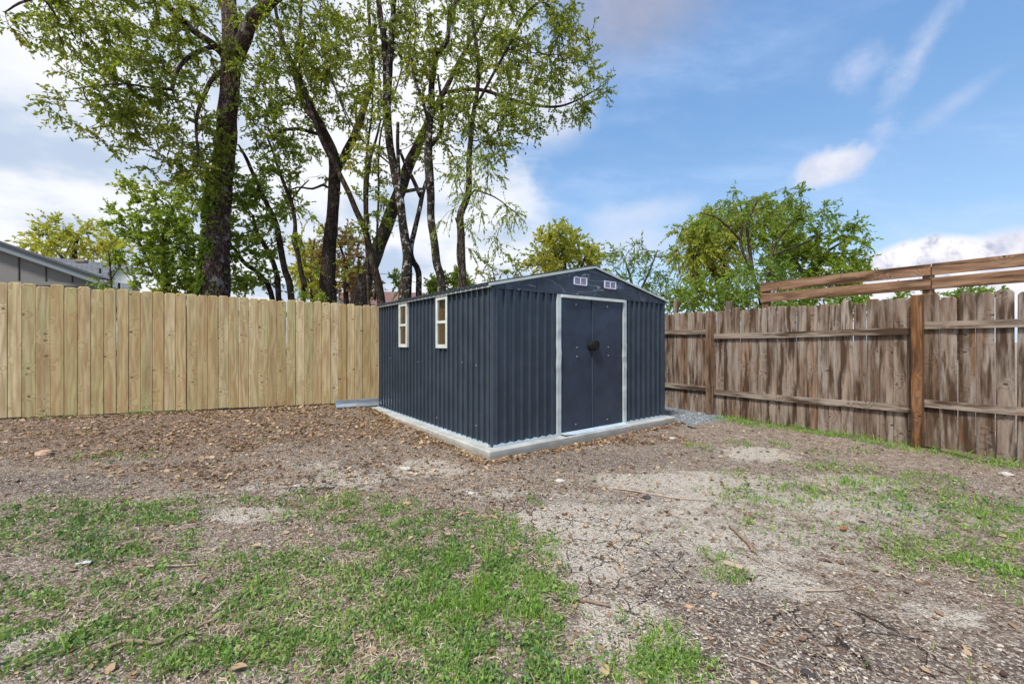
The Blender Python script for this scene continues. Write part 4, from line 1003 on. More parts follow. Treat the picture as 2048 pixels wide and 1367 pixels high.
NL += tree('young_ash_tree', 'young tree with bright green feathery leaves hanging beside the right-most trunk', 'tree',
  [[(930,840,8.5,.03),(926,600,8.4,.028),(915,500,8.3,.025),(930,410,8.3,.022),(950,380,8.2,.02)],
   [(950,380,8.2,.018),(990,395,7.9,.014),(1030,425,7.8,.008)]],
  [(950,350,8.2,70,45,.7,.7),(930,430,8.3,55,35,.5,.55),(985,380,8,50,30,.5,.55),(1005,430,7.9,25,30,.3,.4),(1035,425,7.8,22,18,.2,.5),(905,330,8.4,30,40,.5,.5),(945,480,8.3,35,22,.4,.3),(1000,480,7.8,14,30,.2,.35)],
  'bark_grey', 'leaf_green', 9, dens=.9, leafL=.075, leafW=.026, per=12, tl=.36, twigs=4, droop=.9, pinnate=1)
# bushy trees left and between
NL += tree('leafy_understory_tree', 'dense bright green tree filling the space left of the thickest trunk', 'tree',
  [[(330,760,10.8,.10),(335,600,10.8,.09),(325,500,10.7,.07),(345,420,10.6,.05),(380,360,10.5,.03)],
   [(335,590,10.8,.05),(285,500,10.7,.04),(262,440,10.7,.02)],
   [(400,700,11,.05),(395,560,11,.05),(410,450,10.8,.04)]],
  [(345,520,10.7,65,70,1.1,1.2),(300,470,10.7,50,60,1,.9),(350,430,10.5,80,60,1.2,1.0),(390,520,10.9,40,80,.9,1.2),(300,400,10.5,60,30,.7,.35),(250,420,10.5,30,45,.5,.3),(395,400,10.4,40,50,.7,.9),(335,575,10.6,55,25,.9,1.0)],
  'bark_dark', 'leaf_green', 10, dens=.78, leafL=.095, leafW=.05)
NL += tree('slanting_stem_tree', 'cluster of thin dark stems slanting up leftwards between the two thickest trunks', 'tree',
  [[(590,840,9.8,.09),(583,605,9.8,.08),(570,540,9.8,.073),(562,505,9.8,.07),(552,448,9.8,.06),(530,400,9.7,.05),(508,352,9.6,.045),(492,316,9.6,.04),(477,290,9.6,.02)],
   [(565,840,10,.07),(558,605,10,.065),(549,533,10,.06),(528,488,10,.055),(514,465,10,.045),(505,430,9.9,.03)],
   [(575,840,10.2,.07),(545,602,10.2,.065),(521,551,10.1,.055),(491,528,10,.05),(470,500,9.9,.04),(450,480,9.8,.03)]],
  [(500,430,9.8,45,70,.8,1.1),(480,510,9.9,30,50,.6,1.1),(530,380,9.7,50,50,.8,.8),(510,540,10,40,35,.6,.7),(500,350,9.6,30,50,.5,.7),(540,470,9.9,30,60,.5,.6),(475,560,10,35,35,.5,1.1),(530,570,10,40,22,.5,.8),(470,450,9.9,25,50,.5,.9)],
  'bark_dark', 'leaf_green', 11, dens=.75, leafL=.09, leafW=.045)
NL += tree('knobbly_stem_tree', 'bent knobbly stem with a kinked top just left of the V-forked trunk', 'tree',
  [[(612,840,9.5,.07),(606,600,9.5,.06),(609,575,9.5,.065),(602,545,9.5,.055),(597,512,9.5,.05),(588,482,9.5,.06),(590,450,9.5,.045),(583,405,9.5,.045),(570,372,9.4,.04),(559,344,9.4,.035),(548,309,9.3,.03),(530,265,9.3,.02)],
   [(583,400,9.5,.025),(600,378,9.5,.02),(618,360,9.5,.012)]],
  [(560,330,9.4,50,50,.7,.5),(600,430,9.5,45,50,.7,.35),(610,510,9.6,35,40,.5,.35),(545,290,9.3,40,30,.5,.5),(625,330,9.6,35,40,.5,.3)],
  'bark_dark', 'leaf_green', 12, dens=.8, leafL=.08)
# distant trees
NL += tree('distant_yellow_tree', 'round yellow-green tree behind the grey house roof at the left', 'tree',
  [[(150,700,18,.15),(150,560,18,.13),(150,500,18,.09),(160,460,18,.04)],[(150,540,18,.07),(110,500,18,.05),(95,470,18,.03)]],
  [(150,475,18,70,35,1.6,.75),(110,500,18,50,30,1.2,.6),(190,500,18,55,35,1.4,.7),(225,520,17.5,35,30,1,.6),(85,505,18.5,40,16,.8,.3)],
  'bark_grey', 'leaf_yellow', 13, dens=.55, leafL=.15, leafW=.08, tl=.55, per=10, tips=.006)
NL += tree('withered_tree', 'rusty brown and yellow tree seen between the V-forked and leaning trunks', 'tree',
  [[(695,700,16,.12),(693,590,16,.10),(690,530,16,.07),(680,490,16,.04)]],
  [(690,520,16,50,60,1.3,.7),(700,570,16,45,30,1.1,.7),(735,570,16,30,35,.9,.5),(665,490,16,30,35,.9,.5)],
  'bark_dark', 'leaf_brown', 14, dens=.6, leafL=.14, leafW=.075, tl=.5, tips=.006)
NL += tree('olive_tree', 'soft olive tree far behind, seen between the knobbly stem and the V-forked trunk', 'tree',
  [[(625,700,17,.12),(625,590,17,.10),(622,530,17,.06),(630,480,17,.03)]],
  [(628,510,17,38,55,1.2,.9),(610,560,17,30,40,1,.8),(640,555,17,30,40,1,.8)],
  'bark_grey', 'leaf_yellow', 15, dens=.6, leafL=.14, leafW=.075, tl=.5, tips=.006)
NL += tree('small_green_tree', 'small fresh green tree low behind the shed eave between slim trunks', 'tree',
  [[(905,700,14,.06),(905,600,14,.05),(908,565,14,.03)]],
  [(890,570,14,30,22,.7,.9),(925,560,14,25,22,.7,.9),(860,575,14,14,20,.4,.5),(800,560,13,14,28,.3,.5)],
  'bark_grey', 'leaf_green', 16, dens=.8, leafL=.11, leafW=.055)
NL += tree('golden_tree', 'golden green tree standing right behind the shed ridge', 'tree',
  [[(1130,760,15,.15),(1130,620,15,.13),(1130,540,15,.09),(1125,490,15,.05)],[(1130,600,15,.07),(1160,540,15,.05),(1175,500,15,.03)],[(1130,590,15,.06),(1095,540,15,.05),(1085,500,15,.03)]],
  [(1125,480,15,50,38,1.4,1.0),(1130,520,15,70,40,1.5,1.0),(1185,530,15,40,35,1,.7),(1090,540,15,35,30,.9,.8)],
  'bark_grey', 'leaf_yellow', 17, dens=.62, leafL=.12, leafW=.065, tl=.45, tips=.006)
NL += tree('sparse_twiggy_tree', 'thin twiggy half-bare tree just left of the golden tree over the shed roof', 'tree',
  [[(1000,760,15,.05),(1000,620,15,.05),(990,560,15,.03),(985,540,15,.02)],[(1000,600,15,.04),(1030,550,15,.02)]],
  [(985,545,15,35,20,.9,.5),(1025,540,15,35,22,.9,.45)],
  'bark_grey', 'leaf_mix', 18, dens=.6, leafL=.11, leafW=.05, tl=.45, tips=.005)
NL += tree('half_bare_tree', 'half-bare tree with fine upright twigs right of the shed ridge', 'tree',
  [[(1275,760,12.5,.06),(1272,620,12.5,.055),(1262,560,12.5,.04),(1250,520,12.5,.02)],[(1272,600,12.5,.04),(1300,540,12.5,.03),(1315,500,12.5,.015)],[(1268,590,12.5,.03),(1230,540,12.5,.02)]],
  [(1250,520,12.5,50,35,1,.35),(1300,530,12.5,50,45,1,.38),(1235,560,12.5,40,35,.8,.35),(1310,580,12.5,45,35,.8,.5)],
  'bark_grey', 'leaf_deep', 19, dens=.8, leafL=.09, leafW=.04, tl=.38, tips=.0045, twigs=6, per=6)
NL += tree('weeping_tree', 'yellow-green tree with weeping foliage and black limbs, left of the broad crown', 'tree',
  [[(1440,760,12.5,.12),(1440,620,12.5,.10),(1450,545,12.5,.075),(1430,505,12.5,.05),(1420,470,12.5,.025)],[(1445,560,12.5,.08),(1410,530,12.5,.06),(1380,500,12.5,.04)],[(1440,520,12.5,.07),(1480,470,12.5,.05),(1500,430,12.5,.03)]],
  [(1400,460,12.5,50,40,1,1.0),(1450,450,12.5,60,45,1.2,1.0),(1385,510,12.5,40,45,.9,.9),(1440,520,12.4,60,45,1.1,.9),(1520,440,12.5,70,45,1.2,1.0),(1400,560,12.3,35,30,.7,.4)],
  'bark_dark', 'leaf_olive', 20, dens=.9, tips=.003, leafL=.10, leafW=.045, tl=.45, droop=.8)
NL += tree('broad_crown_tree', 'broad tree with drooping dark leaves and pale forked limbs above the old fence', 'tree',
  [[(1530,760,9.6,.06),(1522,610,9.6,.05),(1502,540,9.6,.04),(1482,490,9.6,.03),(1486,440,9.6,.022),(1478,400,9.6,.012)],[(1505,545,9.6,.04),(1500,500,9.6,.04),(1495,450,9.5,.03),(1515,400,9.5,.02)],
   [(1530,700,9.7,.05),(1535,560,9.7,.045),(1545,500,9.7,.035),(1580,450,9.7,.025),(1620,410,9.7,.012)],[(1545,510,9.7,.03),(1600,490,9.7,.025),(1660,460,9.7,.012)],[(1480,480,9.6,.025),(1440,440,9.6,.02),(1400,425,9.6,.01)]],
  [(1480,400,9.6,55,28,.8,.6),(1550,400,9.6,60,28,.8,.6),(1610,430,9.7,60,35,.8,.55),(1430,430,9.6,40,25,.6,.55),(1670,450,9.7,35,30,.6,.5),(1470,590,9.3,60,32,.7,1.5),(1550,590,9.3,80,30,.8,1.4),(1500,550,9.4,90,35,.8,.9),(1390,600,9.2,30,25,.5,.8)],
  'bark_grey', 'leaf_deep', 21, dens=1.1, tips=.0026, leafL=.085, leafW=.034, droop=.55, tl=.34, per=8)
NL += tree('bright_leaf_tree', 'bright green rounded tree, right-hand half of the foliage above the old fence', 'tree',
  [[(1620,760,10.5,.09),(1615,620,10.5,.08),(1620,560,10.5,.06),(1650,510,10.5,.04),(1690,480,10.5,.02)],[(1618,570,10.5,.05),(1590,520,10.5,.04),(1570,480,10.5,.02)]],
  [(1620,500,10.5,60,45,1,1.0),(1680,500,10.4,55,40,.9,.9),(1640,560,10.4,80,35,1,1.1),(1720,540,10.4,40,35,.7,.55),(1575,520,10.5,60,45,1,1.0),(1700,570,10.2,60,20,.7,.6),(1560,480,10.6,60,40,1,.8)],
  'bark_grey', 'leaf_green', 22, dens=.9, leafL=.10, leafW=.05)
NL += tree('yellow_green_shrub', 'yellow-green shrub over the old fence just right of the shed roof corner', 'shrub',
  [[(1390,760,10,.03),(1388,640,10,.03),(1385,590,10,.02)]],
  [(1385,590,10,40,30,.7,1.5),(1345,600,10.3,25,25,.6,1.2),(1420,600,9.8,30,25,.6,1.1)],
  'bark_grey', 'leaf_green', 23, dens=.9, leafL=.09, leafW=.045, minz=.8)
NL += tree('hedge_tree', 'dark leafy bush under the lower raised board above the old fence', 'shrub',
  [[(1750,760,9,.04),(1745,640,9,.03),(1740,610,9,.02)]],
  [(1620,606,8.6,60,14,.5,1.6),(1720,604,8.6,70,14,.5,1.6),(1790,600,8.6,40,10,.4,1.3)],
  'bark_grey', 'leaf_deep', 24, dens=1.0, leafL=.08, leafW=.04, minz=.8)
NL += tree('far_round_tree', 'small dark round tree far off below the raised boards at the right edge', 'tree',
  [[(1920,720,26,.2),(1920,620,26,.18),(1920,590,26,.1)]],
  [(1920,588,26,48,14,1.8,1.3),(1890,594,26,40,10,1.4,1.1)],
  'bark_grey', 'leaf_deep', 25, dens=.42, leafL=.22, leafW=.11, tl=.7, tips=.008, minz=1.5)
NL += tree('scraggly_sapling', 'scraggly reddish sapling with few leaves beside the satellite dish', 'sapling',
  [[(224,700,9.6,.03),(223,600,9.6,.028),(220,540,9.6,.022),(217,500,9.6,.012)],[(222,560,9.6,.014),(240,530,9.6,.008)],[(222,580,9.6,.012),(205,560,9.6,.008)]],
  [(207,572,9.5,18,10,.2,.45),(218,515,9.6,12,14,.2,.2)],
  'bark_grey', 'leaf_green', 26, dens=.9, leafL=.08, leafW=.045, minz=1.2)
NL += tree('sprouting_bush', 'small bright fern-like sprout leaning at the foot of the V-forked trunk', 'shrub',
  [[(640,640,9.2,.012),(645,600,9.2,.01),(650,590,9.2,.008)]],
  [(645,592,9.1,16,14,.2,1.2),(612,590,9.3,18,12,.3,.8)],
  'bark_grey', 'leaf_green', 27, dens=1.2, leafL=.08, leafW=.03, tl=.26, minz=.8, droop=.7)
# ivy on the large trunk
ri = np.random.default_rng(40); n = 1500; q = ri.random(n); py = 600-q*250; sidea = ri.normal(0, .9, n)+2.6
Yc = 9.3; ctr = np.stack([W(429+(600-p_)*.07, p_, Yc) for p_ in py]); rr_ = .31-.0002*(600-py)
pos = ctr+np.stack([np.cos(sidea)*rr_*1.03, -np.abs(np.sin(sidea))*rr_*1.03, 0*rr_], 1)
keep = fbm(py*.03, sidea*1.5, 4) > .48; pos = pos[keep]
Vv, Qq = leaf_cloud(ri, pos, np.tile([[-.3,-.6,-.3]], (len(pos), 1)), .09, .075, .5, .3)
mb = MB(); mb.quads(Vv, Qq); props(mb.build('ivy', M['leaf_green'], attrs={'rnd': np.repeat(ri.random(len(pos))*.6, 4)}), 'bright green creeper leaves clinging to the left side of the thickest trunk', 'creeper')
print('tree leaves', NL)

# ================================================================== GROUND COVER
rg = np.random.default_rng(99)
def sample(n, dmin=1.35, dmax=9.5, pw=1.0):
    """random yard points, denser near the viewer"""
    a = rg.uniform(-1.02, 1.02, n); r = dmin+(dmax-dmin)*rg.random(n)**(1.0+pw)
    # polar around the photographer's standing point
    x = r*np.tan(a)*.98; y = r
    return x, y
def blades(x, y, h, w, lean, rr):
    n = len(x); z = H(x, y)-.004; th = rg.uniform(0, 2*PI, n); ld = rg.uniform(0, 2*PI, n)
    d = np.stack([np.cos(th), np.sin(th), 0*th], 1); l = np.stack([np.cos(ld), np.sin(ld), 0*ld], 1)
    b = np.stack([x, y, z], 1); up = np.array([0,0,1.]); h = h[:, None]; w = w[:, None]; lean = lean[:, None]
    m1 = b+up*h*.5+l*h*lean*.35; m2 = b+up*h*.85*(1-.25*lean)+l*h*lean*.8; tp = b+up*h*(1-.45*lean)+l*h*lean*1.35
    V = np.stack([b-d*w/2, b+d*w/2, m1+d*w*.42, m1-d*w*.42, m2+d*w*.22, m2-d*w*.22, tp+d*w*.03, tp-d*w*.03], 1).reshape(-1, 3)
    o = (np.arange(n)*8)[:, None]; Q = np.concatenate([o+np.array([[0,1,2,3]]), o+np.array([[3,2,4,5]]), o+np.array([[5,4,6,7]])])
    return V, Q, np.repeat(rr, 8)
# bright blades
x, y = sample(420000, pw=.55); ok = in_yard(x, y); x, y = x[ok], y[ok]
w_, b_, r_, l_ = masks(x, y)
tuft = sstep(.42, .62, fbm(x*9, y*9, 50, 3))
clp = sstep(.35, .6, fbm(x*2.6, y*2.6, 52, 4))
pr = np.clip(b_*(.08+.92*tuft)*(.45+.55*clp)*.95+r_*.95*(.3+.7*tuft)+l_*.45+w_*.12*tuft+.006*tuft, 0, 1)
keep = rg.random(len(x)) < pr; x, y = x[keep], y[keep]; bb_ = b_[keep]; rrr = r_[keep]
n = len(x); hgt = rg.uniform(.016, .060, n)*(1+.75*rrr)*(1+1.0*(rg.random(n) < .06))*(.6+.8*fbm(x*3, y*3, 60)); print('blades', n)
V, Q, R = blades(x, y, hgt, rg.uniform(.0022, .0048, n)*(1+.10*np.hypot(x, y)), np.abs(rg.normal(.45, .35, n)), np.clip(rg.random(n)*.75+.35*(fbm(x*4, y*4, 61)-.35)+.1*(rg.random(n) < .1), 0, 1))
mb = MB(); mb.quads(V, Q); props(mb.build('grass', M['grass_blade'], attrs={'rnd': R}), 'bright green grass growing in uneven tufts over the bare yard', 'grass', kind='stuff')
# low broad-leaved weeds
x, y = sample(560000, pw=.7); ok = in_yard(x, y); x, y = x[ok], y[ok]
w_, b_, r_, l_ = masks(x, y)
tuft = sstep(.42, .60, fbm(x*10, y*10, 70, 4))
keep = rg.random(len(x)) < np.clip(w_*(.07+.98*tuft)*(.55+.45*sstep(.35, .55, fbm(x*2.1, y*2.1, 53, 4)))+.35*b_*tuft+.5*r_*tuft+l_*.5, 0, 1)*.60
x, y = x[keep], y[keep]; n = len(x); print('weeds', n)
base = np.stack([x, y, H(x, y)+rg.uniform(-.002, .022, n)], 1)
dd = rg.normal(0, 1, (n, 3)); dd[:, 2] = np.abs(dd[:, 2])*.7+.15
Vv, Qq = leaf_cloud(rg, base, dd/np.linalg.norm(dd, axis=1)[:, None], .020, .0105, .25, 0)
sz = (1+.10*np.hypot(x, y)); Vr = Vv.reshape(-1, 4, 3); Vr = base[:, None]+(Vr-base[:, None])*sz[:, None, None]
mb = MB(); mb.quads(Vr.reshape(-1, 3), Qq)
props(mb.build('low_weeds', M['weed'], attrs={'rnd': np.repeat(np.clip(rg.random(n)*.7+.5*(fbm(x*2, y*2, 71)-.3), 0, 1), 4)}), 'low mid-green broad-leaved weeds matting the soil in front', 'weeds', kind='stuff')
# dead straw lying flat
x, y = sample(150000, pw=.8); ok = in_yard(x, y); x, y = x[ok], y[ok]; w_, b_, r_, l_ = masks(x, y)
keep = rg.random(len(x)) < (.05+.70*w_*sstep(.35, .6, fbm(x*3, y*3, 80))+.2*b_); x, y = x[keep], y[keep]; n = len(x); print('straw', n)
th = rg.uniform(0, 2*PI, n); L = rg.uniform(.02, .075, n); wd = rg.uniform(.0012, .003, n)*(1+.12*y); z = H(x, y)+rg.uniform(.001, .012, n)
dx, dy = np.cos(th), np.sin(th); cu = rg.normal(0, .25, n)
c0 = np.stack([x-dx*L/2, y-dy*L/2, z], 1); c1 = np.stack([x-dy*L*cu, y+dx*L*cu, z+rg.uniform(0, .012, n)], 1); c2 = np.stack([x+dx*L/2, y+dy*L/2, z-.002+rg.uniform(-.002, .01, n)], 1)
sd = np.stack([-dy, dx, rg.uniform(-.4, .4, n)], 1)*wd[:, None]/2
V = np.stack([c0-sd, c0+sd, c1+sd, c1-sd, c2+sd*.4, c2-sd*.4], 1).reshape(-1, 3); o = (np.arange(n)*6)[:, None]
Q = np.concatenate([o+np.array([[0,1,2,3]]), o+np.array([[3,2,4,5]])])
mb = MB(); mb.quads(V, Q); props(mb.build('dead_straw', M['straw'], attrs={'rnd': np.repeat(rg.random(n), 6)}), 'dry straw and dead grass stems scattered over the soil', 'dead grass', kind='stuff')
# dead leaves and bark chips
x, y = sample(230000, dmax=10.2, pw=.45); ok = in_yard(x, y); x, y = x[ok], y[ok]
lit = blobs(x, y, LITTER, .5, 13); s_, t_ = shed_st(x, y)
edge = sstep(.42, .14, np.maximum(-s_, 0)+0)*(s_ < -.1)*(t_ > -.1)*(t_ < 3.6)+sstep(.34, .15, np.maximum(-t_, 0))*(t_ < -.1)*(s_ > -.1)*(s_ < 3.4)*.8
ld_ = sstep(.8, .0, left_d(x, y))
keep = rg.random(len(x)) < (m_gravel(x, y) < .35)*np.clip(.03+.12*sstep(2.2, 4.5, y)*sstep(1.5, -1, x)+.03*sstep(2.2, 4.5, y)+.80*lit*sstep(1.5, 3, y)*sstep(.3, .6, fbm(x*4, y*4, 90))+.9*edge*sstep(.35, .55, fbm(x*2.2, y*2.2, 91))+.25*ld_, 0, 1); x, y = x[keep], y[keep]; n = len(x); print('litter', n)
es = rg.uniform(-.2, SL+.2, 5200); et = -.15-np.abs(rg.normal(0, .075, len(es))); fs = -.15-np.abs(rg.normal(0, .085, 5200)); ft = rg.uniform(-.2, TL+.1, 5200)
S_ = np.concatenate([es, fs]); T_ = np.concatenate([et, ft]); exx = C0[0]+dS[0]*S_+dT[0]*T_; eyy = C0[1]+dS[1]*S_+dT[1]*T_
k_ = (fbm(exx*1.6, eyy*1.6, 91) > .5)|(rg.random(len(exx)) < .15); u_ = rg.uniform(.2, 5.3, 2000); v_ = np.abs(rg.normal(.05, .12, 2000))+.06
x = np.concatenate([x, exx[k_], LP[0]+LD[0]*u_+LN[0]*v_]); y = np.concatenate([y, eyy[k_], LP[1]+LD[1]*u_+LN[1]*v_]); n = len(x)
base = np.stack([x, y, H(x, y)+.003+rg.uniform(0, .008, n)], 1); th = rg.uniform(0, 2*PI, n); d = np.stack([np.cos(th), np.sin(th), rg.normal(0, .2, n)], 1)
s = np.stack([-np.sin(th), np.cos(th), rg.normal(0, .35, n)], 1); sz = np.minimum(rg.lognormal(-.2, .5, n), 2.0)[:, None]*.0135*(1+.17*y)[:, None]
wr = rg.uniform(.25, .62, n)[:, None]; up = np.array([0,0,1.])*rg.uniform(.0, .35, n)[:, None]
V = np.stack([base-d*sz*.5+up*sz*.3, base-d*sz*.1+s*sz*wr*.9+up*sz*.6, base+d*sz*.3+s*sz*wr*.7+up*sz*.5, base+d*sz*.62+up*sz*.2, base+d*sz*.3-s*sz*wr*.7+up*sz*.5, base-d*sz*.15-s*sz*wr+up*sz*.55, base+d*sz*.1], 1)
o = (np.arange(n)*7)[:, None]; Q = np.concatenate([o+np.array([[0,6,2,1]]), o+np.array([[6,3,2,2]])[:, :4], ])
Q = np.concatenate([o+np.array([[0,6,2,1]]), o+np.array([[0,5,4,6]]), o+np.array([[6,4,3,2]])])
mb = MB(); mb.quads(V.reshape(-1, 3), Q); props(mb.build('leaf_litter', M['litter'], attrs={'rnd': np.repeat(np.clip(rg.beta(2, 1.8, n), 0, 1), 7)}), 'brown fallen leaves and chips strewn over the ground', 'leaf litter', kind='stuff')
# pebbles and crumbs
def rocks(x, y, size, seed):
    r = np.random.default_rng(seed); n = len(x)
    oc = np.array([[1,0,0],[-1,0,0],[0,1,0],[0,-1,0],[0,0,1],[0,0,-1],[.6,.6,.45],[-.6,.6,.45],[-.6,-.6,.45],[.6,-.6,.45]], float)
    fc = np.array([[0,6,4,9],[2,7,4,6],[1,8,4,7],[3,9,4,8],[0,2,6,6],[2,1,7,7],[1,3,8,8],[3,0,9,9]])
    V = oc[None]*(1+r.normal(0, .2, (n, 10, 1))); a = r.uniform(0, 2*PI, n); ca, sa = np.cos(a)[:, None], np.sin(a)[:, None]
    el = r.uniform(.6, 1.2, (n, 1)); vx = V[:, :, 0]*el; vy = V[:, :, 1]; vz = V[:, :, 2]*r.uniform(.35, .7, (n, 1))
    P = np.stack([(vx*ca-vy*sa)*size[:, None]+x[:, None], (vx*sa+vy*ca)*size[:, None]+y[:, None], vz*size[:, None]+(H(x, y)+size*.12)[:, None]], -1)
    Q = (np.arange(n)*10)[:, None, None]+fc[None]
    return P.reshape(-1, 3), Q.reshape(-1, 4)
def rockmesh(name, x, y, size, seed, mname, label, cat):
    P, Q = rocks(x, y, size, seed); q4 = Q[:, 2] != Q[:, 3]
    mb = MB(); mb.quads(P, Q[q4]); rest = Q[~q4][:, :3]; mb.q.append(rest.astype(int)) if False else None
    # triangles written as their own faces through a second array
    mb.tris = rest; mb2 = MB(); mb2.v = mb.v; mb2.uv = mb.uv; mb2.n = mb.n; mb2.q = mb.q
    me_t = rest
    rr2 = np.repeat(np.random.default_rng(seed+1).random(len(x)), 10)
    mb2.f = [list(map(int, r_)) for r_ in me_t] if len(me_t) < 260000 else []
    return props(mb2.build(name, M[mname], attrs={'rnd': rr2}), label, cat, kind='stuff')
x, y = sample(46000, dmax=8.5, pw=.9); ok = in_yard(x, y); x, y = x[ok], y[ok]
dk = np.clip(.3+blobs(x, y, DARK, .5, 12)*.7+blobs(x, y, PALE, .5, 11)*.3-.3*masks(x, y)[0], 0, 1); keep = rg.random(len(x)) < dk; x, y = x[keep], y[keep]
size = rg.lognormal(-5.62, .5, len(x))*(1+.07*y); size = np.minimum(size, .011); print('pebbles', len(x))
rockmesh('pebbles', x, y, size, 5, 'pebble', 'small pale pebbles and crumbs of earth over the bare soil', 'pebbles')
gx_, gy_ = rg.uniform(2.0, 4.6, 14000), rg.uniform(5.8, 9.5, 14000); keep = (m_gravel(gx_, gy_) > .4+.3*rg.random(len(gx_))) & in_yard(gx_, gy_); gx_, gy_ = gx_[keep], gy_[keep]
g2x, g2y = rg.uniform(-3.6, -1.4, 9000), rg.uniform(6.9, 8.6, 9000); k2 = (m_gravel(g2x, g2y) > .4) & in_yard(g2x, g2y); g2x, g2y = g2x[k2], g2y[k2]
ax_, ay_ = np.concatenate([gx_, g2x]), np.concatenate([gy_, g2y])
rockmesh('gravel', ax_, ay_, rg.lognormal(-4.75, .3, len(ax_)), 6, 'gravelst', 'blue-grey gravel spread between the shed slab and the old fence', 'gravel')

# ---- single small things
def rock(name, px, py, r, m_, label, cat='stone', flat=.55, seed=0):
    r *= .68; xg, yg = GP(px, py); rs = np.random.default_rng(seed+int(px)); n1, n2 = 10, 7; V = []
    z0 = float(H(xg, yg))
    for j in range(n2+1):
        ph = PI*j/n2
        for k in range(n1):
            a = 2*PI*k/n1; d = np.array([math.cos(a)*math.sin(ph), math.sin(a)*math.sin(ph), math.cos(ph)])
            rr = r*(1+.35*(float(vnoise(d[0]*2+px, d[1]*2+d[2]*1.7, 3))-.5)*2)
            V.append([xg+d[0]*rr*1.25, yg+d[1]*rr, z0+r*flat*.45+d[2]*rr*flat])
    mb = MB(); mb.add(V, [(j*n1+k, (j+1)*n1+k, (j+1)*n1+(k+1) % n1, j*n1+(k+1) % n1) for j in range(n2) for k in range(n1)])
    return props(mb.build(name, m_), label, cat)
ST = 'loose stones on the bare ground'
for a in [('stone',1120,963,.045,M['stone'],'pale stone on dark soil straight in front of the shed doors'),
          ('stone',1345,879,.05,M['stone'],'pale rounded stone near the right front corner of the slab'),
          ('stone',2012,947,.07,M['stone'],'flat pale stone at the far right by the foot of the fence'),
          ('stone',88,935,.085,M['stone_tan'],'flat tan stone farthest left on the bare ground'),
          ('stone',812,942,.06,M['stone'],'low grey-white lump in the pale soil left of the slab corner'),
          ('stone',648,1126,.03,M['stone'],'small white stone among the weeds left of centre'),
          ('stone',814,1010,.04,M['stone_tan'],'small tan stone where the weeds meet bare soil'),
          ('stone',943,990,.035,M['stone'],'small pale stone between the slab corner and the bright grass'),
          ('charcoal_lump',1294,998,.04,M['stone_dark'],'black charred lump beside the long thin twig'),
          ('charcoal_lump',1617,1347,.03,M['stone_dark'],'black lump on dark soil at the bottom edge'),
          ('clay_lump',1380,1210,.022,M['stone_tan'],'orange-tan clay lump on dark soil right of the bright tufts')]:
    rock(*a, cat='stone' if a[0] == 'stone' else 'lump').__setitem__('group', ST)
def stick(name, pts, r0, r1, m_, label, lift=.01, fork=None):
    P = np.array([[*GP(a, b), 0] for a, b in pts]); P = catmull(P, .02); P[:, 2] = H(P[:, 0], P[:, 1])+lift+r0*.5
    rs = np.random.default_rng(int(pts[0][0])); P[:, :2] += rs.normal(0, r0*.25, (len(P), 2))
    mb = MB(); mb.tube(P, np.linspace(r0, r1, len(P))*(1+rs.normal(0, .07, len(P))), 7)
    if fork: 
        Q = np.array([[*GP(a, b), 0] for a, b in fork]); Q = catmull(Q, .02); Q[:, 2] = H(Q[:, 0], Q[:, 1])+lift+r0; mb.tube(Q, np.linspace(r0*.7, r1*.6, len(Q)), 6)
    return props(mb.build(name, m_, smooth=True), label, 'stick', group='sticks lying on the ground')
stick('fallen_branch', [(207,1324),(245,1308),(300,1306),(345,1296),(400,1270),(450,1246),(505,1212)], .0085, .005, M['twigwood'], 'longest curved branch lying in the weeds at lower left')
stick('stick', [(1460,1055),(1482,1075),(1497,1090),(1505,1105)], .010, .011, M['twigwood'], 'short knobbly stick on bare soil right of centre', fork=[(1497,1090),(1508,1097),(1510,1110)])
stick('stick', [(1228,978),(1280,987),(1340,997),(1420,1004)], .006, .004, M['palewood'], 'long thin reddish twig on the soil in front of the doors')
stick('stick', [(1170,1201),(1195,1207),(1220,1212)], .008, .006, M['twigwood'], 'short dark stick between the two bright grass patches')
stick('stick', [(290,1157),(340,1152),(400,1148)], .005, .004, M['palewood'], 'thin pale twig in the weeds above the longest branch')
stick('stick', [(425,1240),(440,1228),(455,1215)], .008, .006, M['palewood'], 'short pale stick touching the far end of the curved branch')
stick('stick', [(1610,1183),(1650,1184),(1690,1180)], .004, .003, M['palewood'], 'straight thin twig on cracked dark soil at right')
stick('stick', [(1480,1310),(1540,1330),(1590,1360)], .0025, .002, M['palewood'], 'very thin stem near the bottom edge right of centre')
stick('stick', [(1995,1090),(2025,1097),(2048,1100)], .006, .004, M['twigwood'], 'brown twig in the grass at the right edge')
stick('stick', [(1376,855),(1385,858),(1392,859)], .012, .008, M['stone_dark'], 'dark short stick on the edge of the gravel')
# crumpled scraps
def scrap(name, px, py, sx, sy, hgt_, m_, label, cat, seed):
    xg, yg = GP(px, py); r = np.random.default_rng(seed); n1, n2 = 12, 6; V = []
    z0 = float(H(xg, yg))
    for j in range(n2+1):
        for k in range(n1+1):
            u = k/n1-.5; v = j/n2-.5; ww = (1-1.4*abs(u)**1.5)
            V.append([xg+u*sx+r.normal(0, sx*.012), yg+v*sy*ww+u*sy*.8, z0+.01+hgt_*(.5+.5*math.sin(u*7+seed)*math.cos(v*4))+r.normal(0, hgt_*.12)])
    mb = MB(); Fc = [(j*(n1+1)+k, j*(n1+1)+k+1, (j+1)*(n1+1)+k+1, (j+1)*(n1+1)+k) for j in range(n2) for k in range(n1)]; mb.add(V, Fc); mb.add([[a_, b_q, c_-.002] for a_, b_q, c_ in V], [f[::-1] for f in Fc])
    return props(mb.build(name, m_), label, cat)
scrap('plastic_scrap', 557, 826, .13, .10, .03, M['orange'], 'small bright orange scrap on the litter near the pine fence', 'scrap', 3)
